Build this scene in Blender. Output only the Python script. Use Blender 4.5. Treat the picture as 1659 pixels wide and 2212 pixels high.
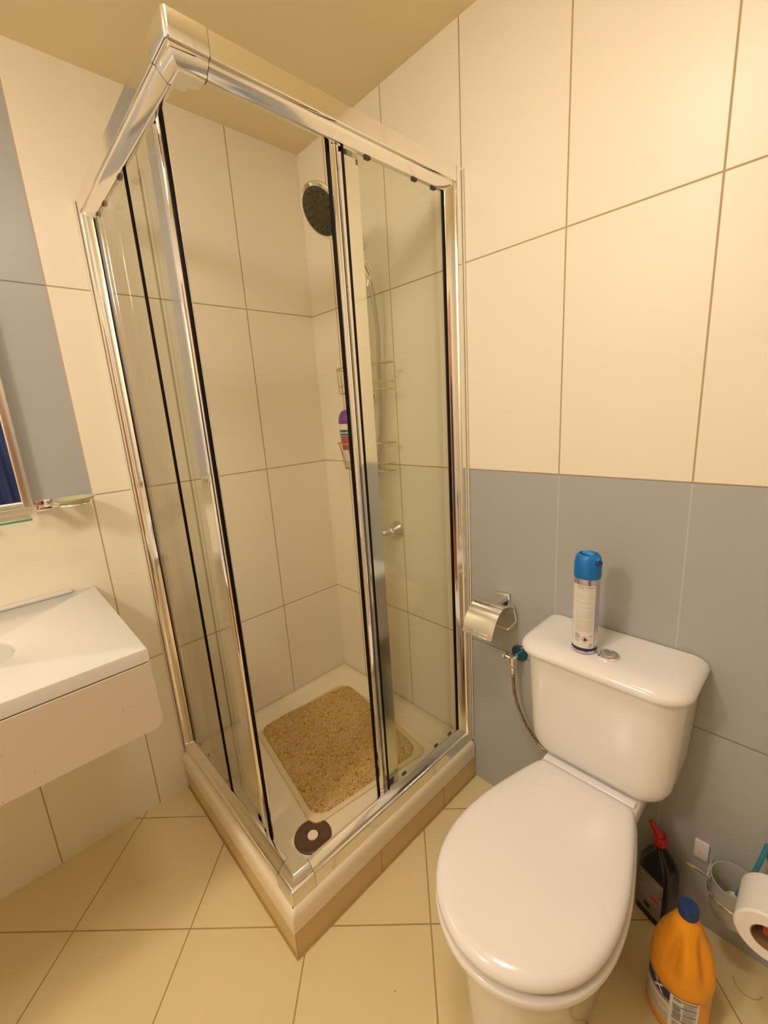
import bpy, bmesh, math, random
from mathutils import Vector, Matrix
from math import sin, cos, pi, radians, sqrt

random.seed(7)
for o in list(bpy.data.objects):
    bpy.data.objects.remove(o, do_unlink=True)
scn = bpy.context.scene
COL = scn.collection

# ------------------------------------------------------------------ camera
CAM_POS = (-1.1381, -1.5921, 1.3721)
YAW, PITCH, ROLL, FPX = 47.2016, -13.1625, -3.7171, 927.71
y_, p_, r_ = radians(YAW), radians(PITCH), radians(ROLL)
F = Vector((cos(p_)*cos(y_), cos(p_)*sin(y_), sin(p_)))
RT = Vector((sin(y_), -cos(y_), 0)); UP = RT.cross(F)
R = RT*cos(r_) + UP*sin(r_); U = -RT*sin(r_) + UP*cos(r_)
cd = bpy.data.cameras.new('camera'); cam = bpy.data.objects.new('camera', cd); COL.objects.link(cam)
M = Matrix.Identity(4)
for i in range(3):
    M[i][0] = R[i]; M[i][1] = U[i]; M[i][2] = -F[i]; M[i][3] = CAM_POS[i]
cam.matrix_world = M
cd.sensor_fit = 'HORIZONTAL'; cd.sensor_width = 36.0; cd.lens = 36.0*FPX/1659.0
cd.clip_start = 0.02
scn.camera = cam

# ------------------------------------------------------------------ world, lights, exposure
w = bpy.data.worlds.new('world'); scn.world = w; w.use_nodes = True
w.node_tree.nodes['Background'].inputs[0].default_value = (1.0, 0.86, 0.68, 1)
w.node_tree.nodes['Background'].inputs[1].default_value = 0.05
vs = scn.view_settings
vs.view_transform = 'Standard'; vs.look = 'None'; vs.gamma = 1.0; vs.use_curve_mapping = False
vs.exposure = -0.06

LAMP_COL = (1.0, 0.89, 0.80)
def lamp_light(name, loc, size, power):
    l = bpy.data.lights.new(name, 'AREA'); l.shape = 'DISK'; l.size = size; l.energy = power; l.color = LAMP_COL
    o = bpy.data.objects.new(name, l); COL.objects.link(o); o.location = loc
    return o
def fill_light(name, loc, radius, power):
    l = bpy.data.lights.new(name, 'POINT'); l.shadow_soft_size = radius; l.energy = power; l.color = LAMP_COL
    o = bpy.data.objects.new(name, l); COL.objects.link(o); o.location = loc
    return o
LAMP1 = (-0.87, -1.21, 2.300)
LAMP2 = (-2.10, -0.88, 2.300)
POW1, POW2 = (5.6, 3.2), (6.0, 24.0)

# ------------------------------------------------------------------ room constants
ZC = 2.358; Z1 = 0.575; TH = 0.60; Z2 = Z1+TH
A1, WL = 0.2948, 0.3018
B0, WR = 0.1637, 0.3028
XFAR, YREAR = -2.70, -2.05

# ------------------------------------------------------------------ material helpers
def mat(name):
    m = bpy.data.materials.new(name); m.use_nodes = True
    nt = m.node_tree
    return m, nt, nt.nodes['Principled BSDF']

def simple(name, col, rough=0.4, metal=0.0, spec=0.5, coat=0.0, noise=0.0, nscale=40, trans=0.0, sss=0.0, bump=0.0, bscale=200, ior=1.5):
    m, nt, b = mat(name)
    b.inputs['Base Color'].default_value = (*col, 1)
    b.inputs['Roughness'].default_value = rough
    b.inputs['Metallic'].default_value = metal
    b.inputs['Specular IOR Level'].default_value = spec
    b.inputs['Coat Weight'].default_value = coat
    b.inputs['Transmission Weight'].default_value = trans
    b.inputs['IOR'].default_value = ior
    tc = nt.nodes.new('ShaderNodeTexCoord')
    if noise > 0:
        n = nt.nodes.new('ShaderNodeTexNoise'); n.inputs['Scale'].default_value = nscale; n.inputs['Detail'].default_value = 3
        nt.links.new(tc.outputs['Object'], n.inputs['Vector'])
        mr = nt.nodes.new('ShaderNodeMapRange'); mr.inputs[3].default_value = 1-noise; mr.inputs[4].default_value = 1+noise
        nt.links.new(n.outputs['Fac'], mr.inputs[0])
        mx = nt.nodes.new('ShaderNodeVectorMath'); mx.operation = 'SCALE'
        mx.inputs[0].default_value = col; nt.links.new(mr.outputs[0], mx.inputs['Scale'])
        nt.links.new(mx.outputs[0], b.inputs['Base Color'])
    if bump > 0:
        n2 = nt.nodes.new('ShaderNodeTexNoise'); n2.inputs['Scale'].default_value = bscale; n2.inputs['Detail'].default_value = 4
        nt.links.new(tc.outputs['Object'], n2.inputs['Vector'])
        bp = nt.nodes.new('ShaderNodeBump'); bp.inputs['Strength'].default_value = bump; bp.inputs['Distance'].default_value = 0.002
        nt.links.new(n2.outputs['Fac'], bp.inputs['Height']); nt.links.new(bp.outputs[0], b.inputs['Normal'])
    return m

class NG:
    """small maths-node builder"""
    def __init__(s, nt): s.nt = nt
    def val(s, sock, v):
        if isinstance(v, (int, float)): sock.default_value = v
        else: s.nt.links.new(v, sock)
    def m(s, op, a, b=0.0, c=0.0):
        n = s.nt.nodes.new('ShaderNodeMath'); n.operation = op
        s.val(n.inputs[0], a); s.val(n.inputs[1], b); s.val(n.inputs[2], c)
        return n.outputs[0]
    def joint(s, u, u0, pitch, half):
        # 1 on a joint line, 0 on the tile, soft edges
        a = s.m('DIVIDE', s.m('SUBTRACT', u, u0), pitch)
        f = s.m('SUBTRACT', a, s.m('ROUND', a))
        d = s.m('MULTIPLY', s.m('ABSOLUTE', f), pitch)
        r = s.nt.nodes.new('ShaderNodeMapRange'); r.interpolation_type = 'SMOOTHSTEP'
        s.nt.links.new(d, r.inputs[0]); r.inputs[1].default_value = half*0.6; r.inputs[2].default_value = half*1.4
        r.inputs[3].default_value = 1; r.inputs[4].default_value = 0
        return r.outputs[0]
    def mix(s, f, a, b):
        n = s.nt.nodes.new('ShaderNodeMix'); n.data_type = 'RGBA'
        s.val(n.inputs[0], f)
        for k, v in ((6, a), (7, b)):
            if isinstance(v, tuple): n.inputs[k].default_value = (*v, 1)
            else: s.nt.links.new(v, n.inputs[k])
        return n.outputs[2]

CREAM = (0.87, 0.79, 0.63)
BLUE = (0.42, 0.425, 0.405)
GROUT = (0.46, 0.34, 0.16)
def wall_mat(name, axis, u0, pitch, blue=None, half=0.0019, sign=1):
    m, nt, b = mat(name); g = NG(nt)
    geo = nt.nodes.new('ShaderNodeNewGeometry'); sp = nt.nodes.new('ShaderNodeSeparateXYZ')
    nt.links.new(geo.outputs['Position'], sp.inputs[0])
    u = sp.outputs[axis]; z = sp.outputs[2]
    jv = g.joint(u, u0, pitch, half); jh = g.joint(z, Z1, TH, half)
    j = g.m('MAXIMUM', jv, jh)
    # faint tone drift from tile to tile and cloudiness inside a tile
    n = nt.nodes.new('ShaderNodeTexNoise'); n.inputs['Scale'].default_value = 1.7; n.inputs['Detail'].default_value = 2
    nt.links.new(geo.outputs['Position'], n.inputs['Vector'])
    tone = nt.nodes.new('ShaderNodeMapRange'); nt.links.new(n.outputs['Fac'], tone.inputs[0])
    tone.inputs[3].default_value = 0.975; tone.inputs[4].default_value = 1.02
    sc = nt.nodes.new('ShaderNodeVectorMath'); sc.operation = 'SCALE'; sc.inputs[0].default_value = CREAM
    nt.links.new(tone.outputs[0], sc.inputs['Scale'])
    base = sc.outputs[0]; gr = GROUT
    if blue:
        ulim, zlo, zhi = blue            # blue where u < ulim and zlo < z < zhi
        f = g.m('MULTIPLY', g.m('LESS_THAN', u, ulim), g.m('MULTIPLY', g.m('GREATER_THAN', z, zlo), g.m('LESS_THAN', z, zhi)))
        base = g.mix(f, base, BLUE)
        gr = g.mix(f, GROUT, g.mix(jh, (0.52, 0.515, 0.48), (0.22, 0.22, 0.20)))
    col = g.mix(j, base, gr)
    nt.links.new(col, b.inputs['Base Color'])
    ro = g.m('ADD', 0.36, g.m('MULTIPLY', j, 0.45)); nt.links.new(ro, b.inputs['Roughness'])
    b.inputs['Specular IOR Level'].default_value = 0.38
    n2 = nt.nodes.new('ShaderNodeTexNoise'); n2.inputs['Scale'].default_value = 9; n2.inputs['Detail'].default_value = 1
    nt.links.new(geo.outputs['Position'], n2.inputs['Vector'])
    h = g.m('SUBTRACT', g.m('MULTIPLY', n2.outputs['Fac'], 0.25), j)
    bp = nt.nodes.new('ShaderNodeBump'); bp.inputs['Strength'].default_value = 0.35; bp.inputs['Distance'].default_value = 0.0012
    nt.links.new(h, bp.inputs['Height']); nt.links.new(bp.outputs[0], b.inputs['Normal'])
    return m

def floor_mat():
    m, nt, b = mat('floor_tile'); g = NG(nt)
    geo = nt.nodes.new('ShaderNodeNewGeometry'); sp = nt.nodes.new('ShaderNodeSeparateXYZ')
    nt.links.new(geo.outputs['Position'], sp.inputs[0])
    x, y = sp.outputs[0], sp.outputs[1]
    s = g.m('MULTIPLY', g.m('ADD', x, y), 2**-.5); t = g.m('MULTIPLY', g.m('SUBTRACT', x, y), 2**-.5)
    j = g.m('MAXIMUM', g.joint(s, -1.042, 0.346, 0.0019), g.joint(t, 0.006, 0.336, 0.0019))
    n = nt.nodes.new('ShaderNodeTexNoise'); n.inputs['Scale'].default_value = 5; n.inputs['Detail'].default_value = 4
    nt.links.new(geo.outputs['Position'], n.inputs['Vector'])
    tone = nt.nodes.new('ShaderNodeMapRange'); nt.links.new(n.outputs['Fac'], tone.inputs[0])
    tone.inputs[3].default_value = 0.93; tone.inputs[4].default_value = 1.06
    sc = nt.nodes.new('ShaderNodeVectorMath'); sc.operation = 'SCALE'; sc.inputs[0].default_value = (0.78, 0.64, 0.35)
    nt.links.new(tone.outputs[0], sc.inputs['Scale'])
    base = sc.outputs[0]
    # small dark specks of dirt
    v = nt.nodes.new('ShaderNodeTexVoronoi'); v.inputs['Scale'].default_value = 7
    nt.links.new(geo.outputs['Position'], v.inputs['Vector'])
    sp2 = g.m('LESS_THAN', v.outputs['Distance'], 0.017)
    # a worn ring mark beside the toilet
    dx = g.m('ADD', x, 0.070); dy = g.m('ADD', y, 1.596)
    rr = g.m('SQRT', g.m('ADD', g.m('MULTIPLY', dx, dx), g.m('MULTIPLY', dy, dy)))
    ring = g.m('MULTIPLY', g.m('LESS_THAN', g.m('ABSOLUTE', g.m('SUBTRACT', rr, 0.027)), 0.0016), g.m('LESS_THAN', dx, -0.004))
    c = g.mix(g.m('MULTIPLY', sp2, 0.6), base, (0.12, 0.06, 0.03))
    c = g.mix(g.m('MULTIPLY', ring, 0.55), c, (0.35, 0.2, 0.08))
    c = g.mix(j, c, (0.40, 0.27, 0.09))
    nt.links.new(c, b.inputs['Base Color'])
    nt.links.new(g.m('ADD', 0.30, g.m('MULTIPLY', j, 0.4)), b.inputs['Roughness'])
    bp = nt.nodes.new('ShaderNodeBump'); bp.inputs['Strength'].default_value = 0.4; bp.inputs['Distance'].default_value = 0.0012
    nt.links.new(g.m('SUBTRACT', 0.0, j), bp.inputs['Height']); nt.links.new(bp.outputs[0], b.inputs['Normal'])
    return m

def glass_mat(name, tint=(0.974, 0.981, 0.945), rough=0.0, fac=1.0):
    m = bpy.data.materials.new(name); m.use_nodes = True; nt = m.node_tree
    for n in list(nt.nodes): nt.nodes.remove(n)
    out = nt.nodes.new('ShaderNodeOutputMaterial')
    tr = nt.nodes.new('ShaderNodeBsdfTransparent'); tr.inputs[0].default_value = (*tint, 1)
    gl = nt.nodes.new('ShaderNodeBsdfGlossy'); gl.inputs['Roughness'].default_value = rough
    g = NG(nt); lw = nt.nodes.new('ShaderNodeLayerWeight'); lw.inputs[0].default_value = 0.5
    fr_ = g.m('ADD', 0.04*fac, g.m('MULTIPLY', 0.96*fac, g.m('POWER', lw.outputs['Facing'], 5.0)))
    mx = nt.nodes.new('ShaderNodeMixShader')
    nt.links.new(fr_, mx.inputs[0]); nt.links.new(tr.outputs[0], mx.inputs[1]); nt.links.new(gl.outputs[0], mx.inputs[2])
    nt.links.new(mx.outputs[0], out.inputs[0])
    return m

def emis(name, col, s):
    m, nt, b = mat(name)
    b.inputs['Emission Color'].default_value = (*col, 1); b.inputs['Emission Strength'].default_value = s
    b.inputs['Base Color'].default_value = (0.9, 0.9, 0.9, 1)
    return m

def mat_pebble():
    m, nt, b = mat('mat_loops'); g = NG(nt)
    tc = nt.nodes.new('ShaderNodeTexCoord')
    n = nt.nodes.new('ShaderNodeTexNoise'); n.inputs['Scale'].default_value = 105; n.inputs['Detail'].default_value = 3; n.inputs['Distortion'].default_value = 2.0
    nt.links.new(tc.outputs['Object'], n.inputs['Vector'])
    n3 = nt.nodes.new('ShaderNodeTexNoise'); n3.inputs['Scale'].default_value = 14; n3.inputs['Detail'].default_value = 3
    nt.links.new(tc.outputs['Object'], n3.inputs['Vector'])
    cr = nt.nodes.new('ShaderNodeValToRGB'); e = cr.color_ramp.elements
    e[0].position = 0.34; e[0].color = (0.10, 0.045, 0.010, 1)
    e[1].position = 0.60; e[1].color = (0.78, 0.53, 0.17, 1)
    k = cr.color_ramp.elements.new(0.44); k.color = (0.52, 0.30, 0.06, 1)
    nt.links.new(n.outputs['Fac'], cr.inputs[0])
    f = nt.nodes.new('ShaderNodeMapRange'); nt.links.new(n3.outputs['Fac'], f.inputs[0]); f.inputs[1].default_value = .35; f.inputs[2].default_value = .65
    f.inputs[3].default_value = 0.0; f.inputs[4].default_value = 0.45
    c = g.mix(f.outputs[0], cr.outputs[0], (0.62, 0.44, 0.25))
    nt.links.new(c, b.inputs['Base Color']); b.inputs['Roughness'].default_value = 0.75
    bp = nt.nodes.new('ShaderNodeBump'); bp.inputs['Strength'].default_value = 1.0; bp.inputs['Distance'].default_value = 0.004
    nt.links.new(n.outputs['Fac'], bp.inputs['Height']); nt.links.new(bp.outputs[0], b.inputs['Normal'])
    return m

def brushed(name, col, rough):
    m, nt, b = mat(name)
    b.inputs['Base Color'].default_value = (*col, 1); b.inputs['Metallic'].default_value = 1; b.inputs['Roughness'].default_value = rough
    tc = nt.nodes.new('ShaderNodeTexCoord'); mp = nt.nodes.new('ShaderNodeMapping'); mp.inputs['Scale'].default_value = (4, 4, 900)
    n = nt.nodes.new('ShaderNodeTexNoise'); n.inputs['Scale'].default_value = 1.0
    nt.links.new(tc.outputs['Object'], mp.inputs[0]); nt.links.new(mp.outputs[0], n.inputs['Vector'])
    bp = nt.nodes.new('ShaderNodeBump'); bp.inputs['Strength'].default_value = 0.06; bp.inputs['Distance'].default_value = 0.0005
    nt.links.new(n.outputs['Fac'], bp.inputs['Height']); nt.links.new(bp.outputs[0], b.inputs['Normal'])
    return m

def braid():
    m, nt, b = mat('braided_steel')
    tc = nt.nodes.new('ShaderNodeTexCoord')
    v = nt.nodes.new('ShaderNodeTexVoronoi'); v.inputs['Scale'].default_value = 330
    nt.links.new(tc.outputs['Object'], v.inputs['Vector'])
    cr = nt.nodes.new('ShaderNodeValToRGB'); cr.color_ramp.elements[0].color = (0.62, 0.52, 0.40, 1); cr.color_ramp.elements[1].color = (0.18, 0.08, 0.04, 1)
    cr.color_ramp.elements[0].position = .25; cr.color_ramp.elements[1].position = .75
    nt.links.new(v.outputs['Distance'], cr.inputs[0]); nt.links.new(cr.outputs[0], b.inputs['Base Color'])
    b.inputs['Metallic'].default_value = 0.7; b.inputs['Roughness'].default_value = 0.4
    return m

def plinth_mat():
    m, nt, b = mat('plinth_tile'); g = NG(nt)
    geo = nt.nodes.new('ShaderNodeNewGeometry'); sp = nt.nodes.new('ShaderNodeSeparateXYZ')
    nt.links.new(geo.outputs['Position'], sp.inputs[0]); ns = nt.nodes.new('ShaderNodeSeparateXYZ'); nt.links.new(geo.outputs['Normal'], ns.inputs[0])
    on_y = g.m('GREATER_THAN', g.m('ABSOLUTE', ns.outputs[1]), 0.5)
    jx = g.m('MULTIPLY', g.joint(sp.outputs[0], -0.190, 0.302, 0.0013), on_y)
    jy = g.m('MULTIPLY', g.joint(sp.outputs[1], -0.190, 0.302, 0.0010), g.m('SUBTRACT', 1.0, on_y))
    j = g.m('MAXIMUM', jx, g.m('MULTIPLY', jy, 0.5))
    c = g.mix(j, (0.66, 0.48, 0.23), (0.33, 0.22, 0.09))
    nt.links.new(c, b.inputs['Base Color']); b.inputs['Roughness'].default_value = 0.3
    return m

def quartz():
    m, nt, b = mat('speckled_quartz'); g = NG(nt)
    tc = nt.nodes.new('ShaderNodeTexCoord')
    v = nt.nodes.new('ShaderNodeTexVoronoi'); v.inputs['Scale'].default_value = 55
    nt.links.new(tc.outputs['Object'], v.inputs['Vector'])
    sepc = nt.nodes.new('ShaderNodeSeparateXYZ'); nt.links.new(v.outputs['Color'], sepc.inputs[0])
    f = g.m('MULTIPLY', g.m('LESS_THAN', v.outputs['Distance'], 0.085), g.m('GREATER_THAN', sepc.outputs[0], 0.62))
    c = g.mix(g.m('MULTIPLY', f, 0.7), (0.66, 0.57, 0.44), (0.34, 0.20, 0.09))
    nt.links.new(c, b.inputs['Base Color']); b.inputs['Roughness'].default_value = 0.28
    return m

MT = dict(
    wl=wall_mat('cream_wall_tile_left', 0, -A1, WL, blue=(-A1-2*WL, Z2, 9.0)),
    wr=wall_mat('cream_wall_tile_right', 1, -B0, WR, blue=(-B0-2*WR, -1.0, Z2)),
    wx=wall_mat('cream_wall_tile_far', 1, -B0, WR), wy=wall_mat('cream_wall_tile_rear', 0, -A1, WL),
    floor=floor_mat(), ceil=simple('ceiling_paint', (0.87, 0.76, 0.47), 0.8, noise=0.02, nscale=3),
    chrome=simple('polished_aluminium', (0.90, 0.875, 0.83), 0.11, 1.0, noise=0.02, nscale=6),
    bright=simple('chrome', (0.93, 0.92, 0.90), 0.06, 1.0, noise=0.01, nscale=10),
    satin=brushed('satin_aluminium', (0.82, 0.79, 0.74), 0.28),
    seal=simple('black_rubber_seal', (0.008, 0.005, 0.004), 0.6, spec=0.12, noise=0.1),
    glass=glass_mat('shower_glass'), cglass=glass_mat('clear_glass', (0.96, 0.98, 0.94)),
    gedge=simple('green_glass_edge', (0.10, 0.30, 0.16), 0.15, noise=0.05),
    tray=simple('tray_acrylic', (0.84, 0.73, 0.53), 0.22, noise=0.015, nscale=5),
    plinth=plinth_mat(), sealant=simple('sealant', (0.62, 0.52, 0.38), 0.5, noise=0.1),
    matloop=mat_pebble(), matedge=simple('mat_border', (0.78, 0.62, 0.36), 0.45, noise=0.05, nscale=60),
    drain=simple('brown_drain_plastic', (0.10, 0.050, 0.026), 0.3, noise=0.1),
    drainhole=simple('drain_slots', (0.30, 0.18, 0.09), 0.5, noise=0.15),
    ceramic=simple('white_ceramic', (0.86, 0.83, 0.80), 0.10, coat=0.3, noise=0.005, nscale=4),
    seat=simple('white_seat_plastic', (0.86, 0.82, 0.79), 0.16, noise=0.005, nscale=4),
    counter=simple('white_solid_surface', (0.70, 0.68, 0.63), 0.22, noise=0.01, nscale=8), quartz=quartz(),
    basin=simple('basin_white', (0.62, 0.60, 0.55), 0.12, noise=0.01),
    blue=simple('blue_plastic_cap', (0.002, 0.165, 0.52), 0.35, noise=0.04),
    navyblue=simple('recess_shade_blue', (0.003, 0.04, 0.18), 0.5, noise=0.04),
    lblue=simple('light_blue_trigger', (0.01, 0.30, 0.70), 0.35, noise=0.04),
    canmetal=simple('lilac_can_metal', (0.62, 0.58, 0.68), 0.2, 0.85, noise=0.03),
    label=simple('paper_label', (0.78, 0.75, 0.70), 0.45, noise=0.02, nscale=120),
    navy=simple('navy_ink', (0.02, 0.02, 0.07), 0.4, noise=0.05), ink=simple('grey_ink', (0.30, 0.28, 0.27), 0.5, noise=0.05),
    lightink=simple('pale_ink', (0.56, 0.53, 0.46), 0.5, noise=0.05), black=simple('black_ink', (0.015, 0.012, 0.012), 0.45, noise=0.05),
    redink=simple('red_ink', (0.65, 0.05, 0.04), 0.45, noise=0.03), whiteink=simple('white_ink', (0.85, 0.84, 0.82), 0.45, noise=0.02),
    teal=simple('teal_escutcheon', (0.004, 0.075, 0.13), 0.2, noise=0.05), braid=braid(),
    yellow=simple('yellow_jug_plastic', (0.90, 0.36, 0.012), 0.33, noise=0.02, nscale=10),
    capblue=simple('dark_blue_cap', (0.012, 0.045, 0.17), 0.4, noise=0.05),
    blackb=simple('black_bottle_plastic', (0.010, 0.009, 0.012), 0.25, noise=0.05),
    dlabel=simple('grey_green_label', (0.25, 0.22, 0.17), 0.5, noise=0.15, nscale=90),
    red=simple('red_cap', (0.55, 0.012, 0.018), 0.3, noise=0.05), purple=simple('purple_cap', (0.19, 0.055, 0.30), 0.3, noise=0.04),
    pink=simple('pink_artwork', (0.42, 0.10, 0.12), 0.4, noise=0.8, nscale=150), green=simple('green_band', (0.0, 0.13, 0.09), 0.4, noise=0.05),
    pearl=simple('pearl_bottle', (0.76, 0.66, 0.58), 0.3, noise=0.02),
    wire=simple('brass_tinted_wire', (0.66, 0.53, 0.28), 0.25, 0.9, noise=0.15, nscale=60),
    hose=simple('grey_hose', (0.50, 0.46, 0.40), 0.3, 0.6, noise=0.05, bump=0.6, bscale=300),
    face=simple('dark_nozzle_plate', (0.060, 0.050, 0.022), 0.4, noise=0.35, nscale=80), rubber=simple('nozzle_rubber', (0.03, 0.025, 0.02), 0.6, noise=0.1),
    frosted=simple('frosted_glass', (0.60, 0.58, 0.50), 0.5, trans=0.35, noise=0.04), paper=simple('toilet_paper', (0.90, 0.86, 0.80), 0.85, noise=0.01, bump=0.25, bscale=260),
    card=simple('cardboard', (0.32, 0.17, 0.07), 0.8, noise=0.08), brown=simple('red_brown_plastic', (0.30, 0.04, 0.025), 0.4, noise=0.1),
    plate=simple('white_plate', (0.80, 0.76, 0.78), 0.4, noise=0.12, nscale=130), tealp=simple('teal_plastic', (0.03, 0.26, 0.33), 0.35, noise=0.05),
    bristle=simple('brush_bristle', (0.70, 0.66, 0.55), 0.8, noise=0.2), mirror=simple('mirror_silver', (0.90, 0.90, 0.90), 0.01, 1.0, noise=0.002),
    fabric=simple('navy_fabric', (0.020, 0.035, 0.13), 0.8, noise=0.5, nscale=14, bump=0.5, bscale=60),
    lampface=emis('lamp_diffuser', LAMP_COL, 3.0), lampring=simple('lamp_ring_white', (0.85, 0.83, 0.8), 0.4, noise=0.01),
    clip=simple('dark_brown_clip', (0.07, 0.045, 0.02), 0.5, noise=0.05),
    roller=simple('grey_nylon', (0.22, 0.21, 0.16), 0.35, noise=0.05), rust=simple('rust_stain', (0.30, 0.12, 0.03), 0.8, noise=0.2),
    softpl=simple('pale_plastic', (0.72, 0.66, 0.50), 0.4, noise=0.03),
)

# ------------------------------------------------------------------ object helpers
def emptyobj(name, loc):
    o = bpy.data.objects.new(name, None); COL.objects.link(o); o.location = loc; o.empty_display_size = 0.05
    return o
def tag(o, label, cat, group=None):
    o['label'] = label; o['category'] = cat
    if group: o['group'] = group
    return o
def thing(name, loc, label, cat, group=None):
    return tag(emptyobj(name, loc), label, cat, group)
def wpos(o):
    v = Vector((0, 0, 0))
    while o is not None:
        v += o.location; o = o.parent
    return v
def obj(name, bm, m, parent=None, smooth=40, origin=None, label=None):
    """link bm (world coordinates) as one mesh object"""
    base = wpos(parent) if parent else Vector((0, 0, 0))
    o_ = Vector(origin) if origin is not None else base
    bmesh.ops.translate(bm, verts=bm.verts, vec=-o_)
    bmesh.ops.recalc_face_normals(bm, faces=bm.faces)
    me = bpy.data.meshes.new(name)
    if smooth:
        th = radians(smooth)
        for f in bm.faces: f.smooth = True
        for e in bm.edges:
            e.smooth = not (len(e.link_faces) == 2 and e.calc_face_angle(0) > th)
    bm.to_mesh(me); bm.free()
    for mm in (m if isinstance(m, (list, tuple)) else [m]): me.materials.append(mm)
    o = bpy.data.objects.new(name, me); COL.objects.link(o)
    if parent: o.parent = parent
    o.location = o_ - base
    if label: o['label'] = label
    return o
def struct(name, bm, m, smooth=0):
    o = obj(name, bm, m, None, smooth); o['kind'] = 'structure'; return o

def BM(): return bmesh.new()
def box(bm, lo, hi, bev=0.0, seg=2, mi=0):
    r = bmesh.ops.create_cube(bm, size=1.0)
    c = (Vector(lo)+Vector(hi))/2; s = Vector(hi)-Vector(lo)
    for v in r['verts']:
        v.co = Vector((v.co.x*s.x, v.co.y*s.y, v.co.z*s.z)) + c
    fs = {f for v in r['verts'] for f in v.link_faces}
    for f in fs: f.material_index = mi
    if bev > 0:
        es = list({e for v in r['verts'] for e in v.link_edges})
        bmesh.ops.bevel(bm, geom=es, offset=bev, segments=seg, affect='EDGES', profile=0.5)
    return bm
def obox(bm, c, ax, ay, az, sx, sy, sz, bev=0.0, seg=2):
    """box at c with axes and full sizes"""
    t = BM(); box(t, (-sx/2, -sy/2, -sz/2), (sx/2, sy/2, sz/2), bev, seg)
    ax, ay, az = Vector(ax).normalized(), Vector(ay).normalized(), Vector(az).normalized()
    c = Vector(c)
    for v in t.verts: v.co = c + ax*v.co.x + ay*v.co.y + az*v.co.z
    me = bpy.data.meshes.new('tmp'); t.to_mesh(me); t.free(); bm.from_mesh(me); bpy.data.meshes.remove(me)
    return bm
def loft(bm, rings, cap0=True, cap1=True, close=True):
    vs = [[bm.verts.new(p) for p in r] for r in rings]
    n = len(rings[0])
    for a, b in zip(vs, vs[1:]):
        for i in range(n if close else n-1):
            k = (i+1) % n
            try: bm.faces.new((a[i], a[k], b[k], b[i]))
            except ValueError: pass
    if cap0: bm.faces.new(vs[0][::-1])
    if cap1: bm.faces.new(vs[-1])
    return vs
def basis(axis):
    a = Vector(axis).normalized()
    t = Vector((0, 0, 1)) if abs(a.z) < 0.9 else Vector((1, 0, 0))
    u = a.cross(t).normalized(); v = a.cross(u).normalized()
    return a, u, v
def lathe(bm, prof, c, axis=(0, 0, 1), seg=48, cap0=True, cap1=True, sx=1.0, sy=1.0, uv=None):
    a, u, v = basis(axis) if uv is None else (Vector(axis).normalized(), Vector(uv[0]).normalized(), Vector(uv[1]).normalized())
    c = Vector(c)
    rings = [[c + a*h + u*(r*sx*cos(2*pi*i/seg)) + v*(r*sy*sin(2*pi*i/seg)) for i in range(seg)] for r, h in prof]
    loft(bm, rings, cap0, cap1); return bm
def catmull(pts, n=10):
    P = [Vector(p) for p in pts]; P = [P[0]*2-P[1]] + P + [P[-1]*2-P[-2]]
    out = []
    for i in range(1, len(P)-2):
        for k in range(n):
            t = k/n; a, b, c, d = P[i-1], P[i], P[i+1], P[i+2]
            out.append(0.5*((2*b) + (c-a)*t + (2*a-5*b+4*c-d)*t*t + (3*b-a-3*c+d)*t**3))
    out.append(P[-2]); return out
def tube(bm, pts, r, seg=12, smooth=0, cap=True, closed=False):
    P = catmull(pts, smooth) if smooth else [Vector(p) for p in pts]
    n = len(P); rings = []; u = None
    for i, p in enumerate(P):
        if closed: d = P[(i+1) % n]-P[i-1]
        else: d = P[min(i+1, n-1)]-P[max(i-1, 0)]
        d.normalize()
        if u is None: _, u, _ = basis(d)
        u = (u - d*u.dot(d)).normalized(); v = d.cross(u)
        rr = r(i/(n-1)) if callable(r) else r
        rings.append([p + u*(rr*cos(2*pi*k/seg)) + v*(rr*sin(2*pi*k/seg)) for k in range(seg)])
    if closed:
        vs = loft(bm, rings, False, False)
        a, b = vs[-1], vs[0]
        # find best twist offset
        off = min(range(seg), key=lambda o: sum((a[k].co-b[(k+o) % seg].co).length for k in range(seg)))
        for k in range(seg):
            bm.faces.new((a[k], a[(k+1) % seg], b[(k+1+off) % seg], b[(k+off) % seg]))
    else: loft(bm, rings, cap, cap)
    return bm
def prism(bm, poly, fn, t0, t1):
    """poly: list of (a,b); fn(a,b,t)->xyz"""
    loft(bm, [[fn(a, b, t0) for a, b in poly], [fn(a, b, t1) for a, b in poly]]); return bm
def rrect(w, h, r, n=6, cx=0, cy=0):
    pts = []
    for (sx, sy, a0) in ((1, 1, 0), (-1, 1, 90), (-1, -1, 180), (1, -1, 270)):
        for k in range(n+1):
            a = radians(a0+90*k/n); pts.append((cx+sx*(w/2-r)+r*cos(a), cy+sy*(h/2-r)+r*sin(a)))
    return pts
def text_bm(body, size, fn, bold=False, ext=0.0):
    c = bpy.data.curves.new('t', 'FONT'); c.body = body; c.size = size; c.align_x = 'CENTER'; c.align_y = 'CENTER'; c.resolution_u = 3
    if bold: c.offset = size*0.02
    o = bpy.data.objects.new('t', c); COL.objects.link(o)
    bpy.context.view_layer.update()
    me = bpy.data.meshes.new_from_object(o)
    bm = BM(); bm.from_mesh(me)
    bpy.data.objects.remove(o, do_unlink=True); bpy.data.curves.remove(c); bpy.data.meshes.remove(me)
    for v in bm.verts: v.co = Vector(fn(v.co.x, v.co.y))
    return bm

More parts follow.
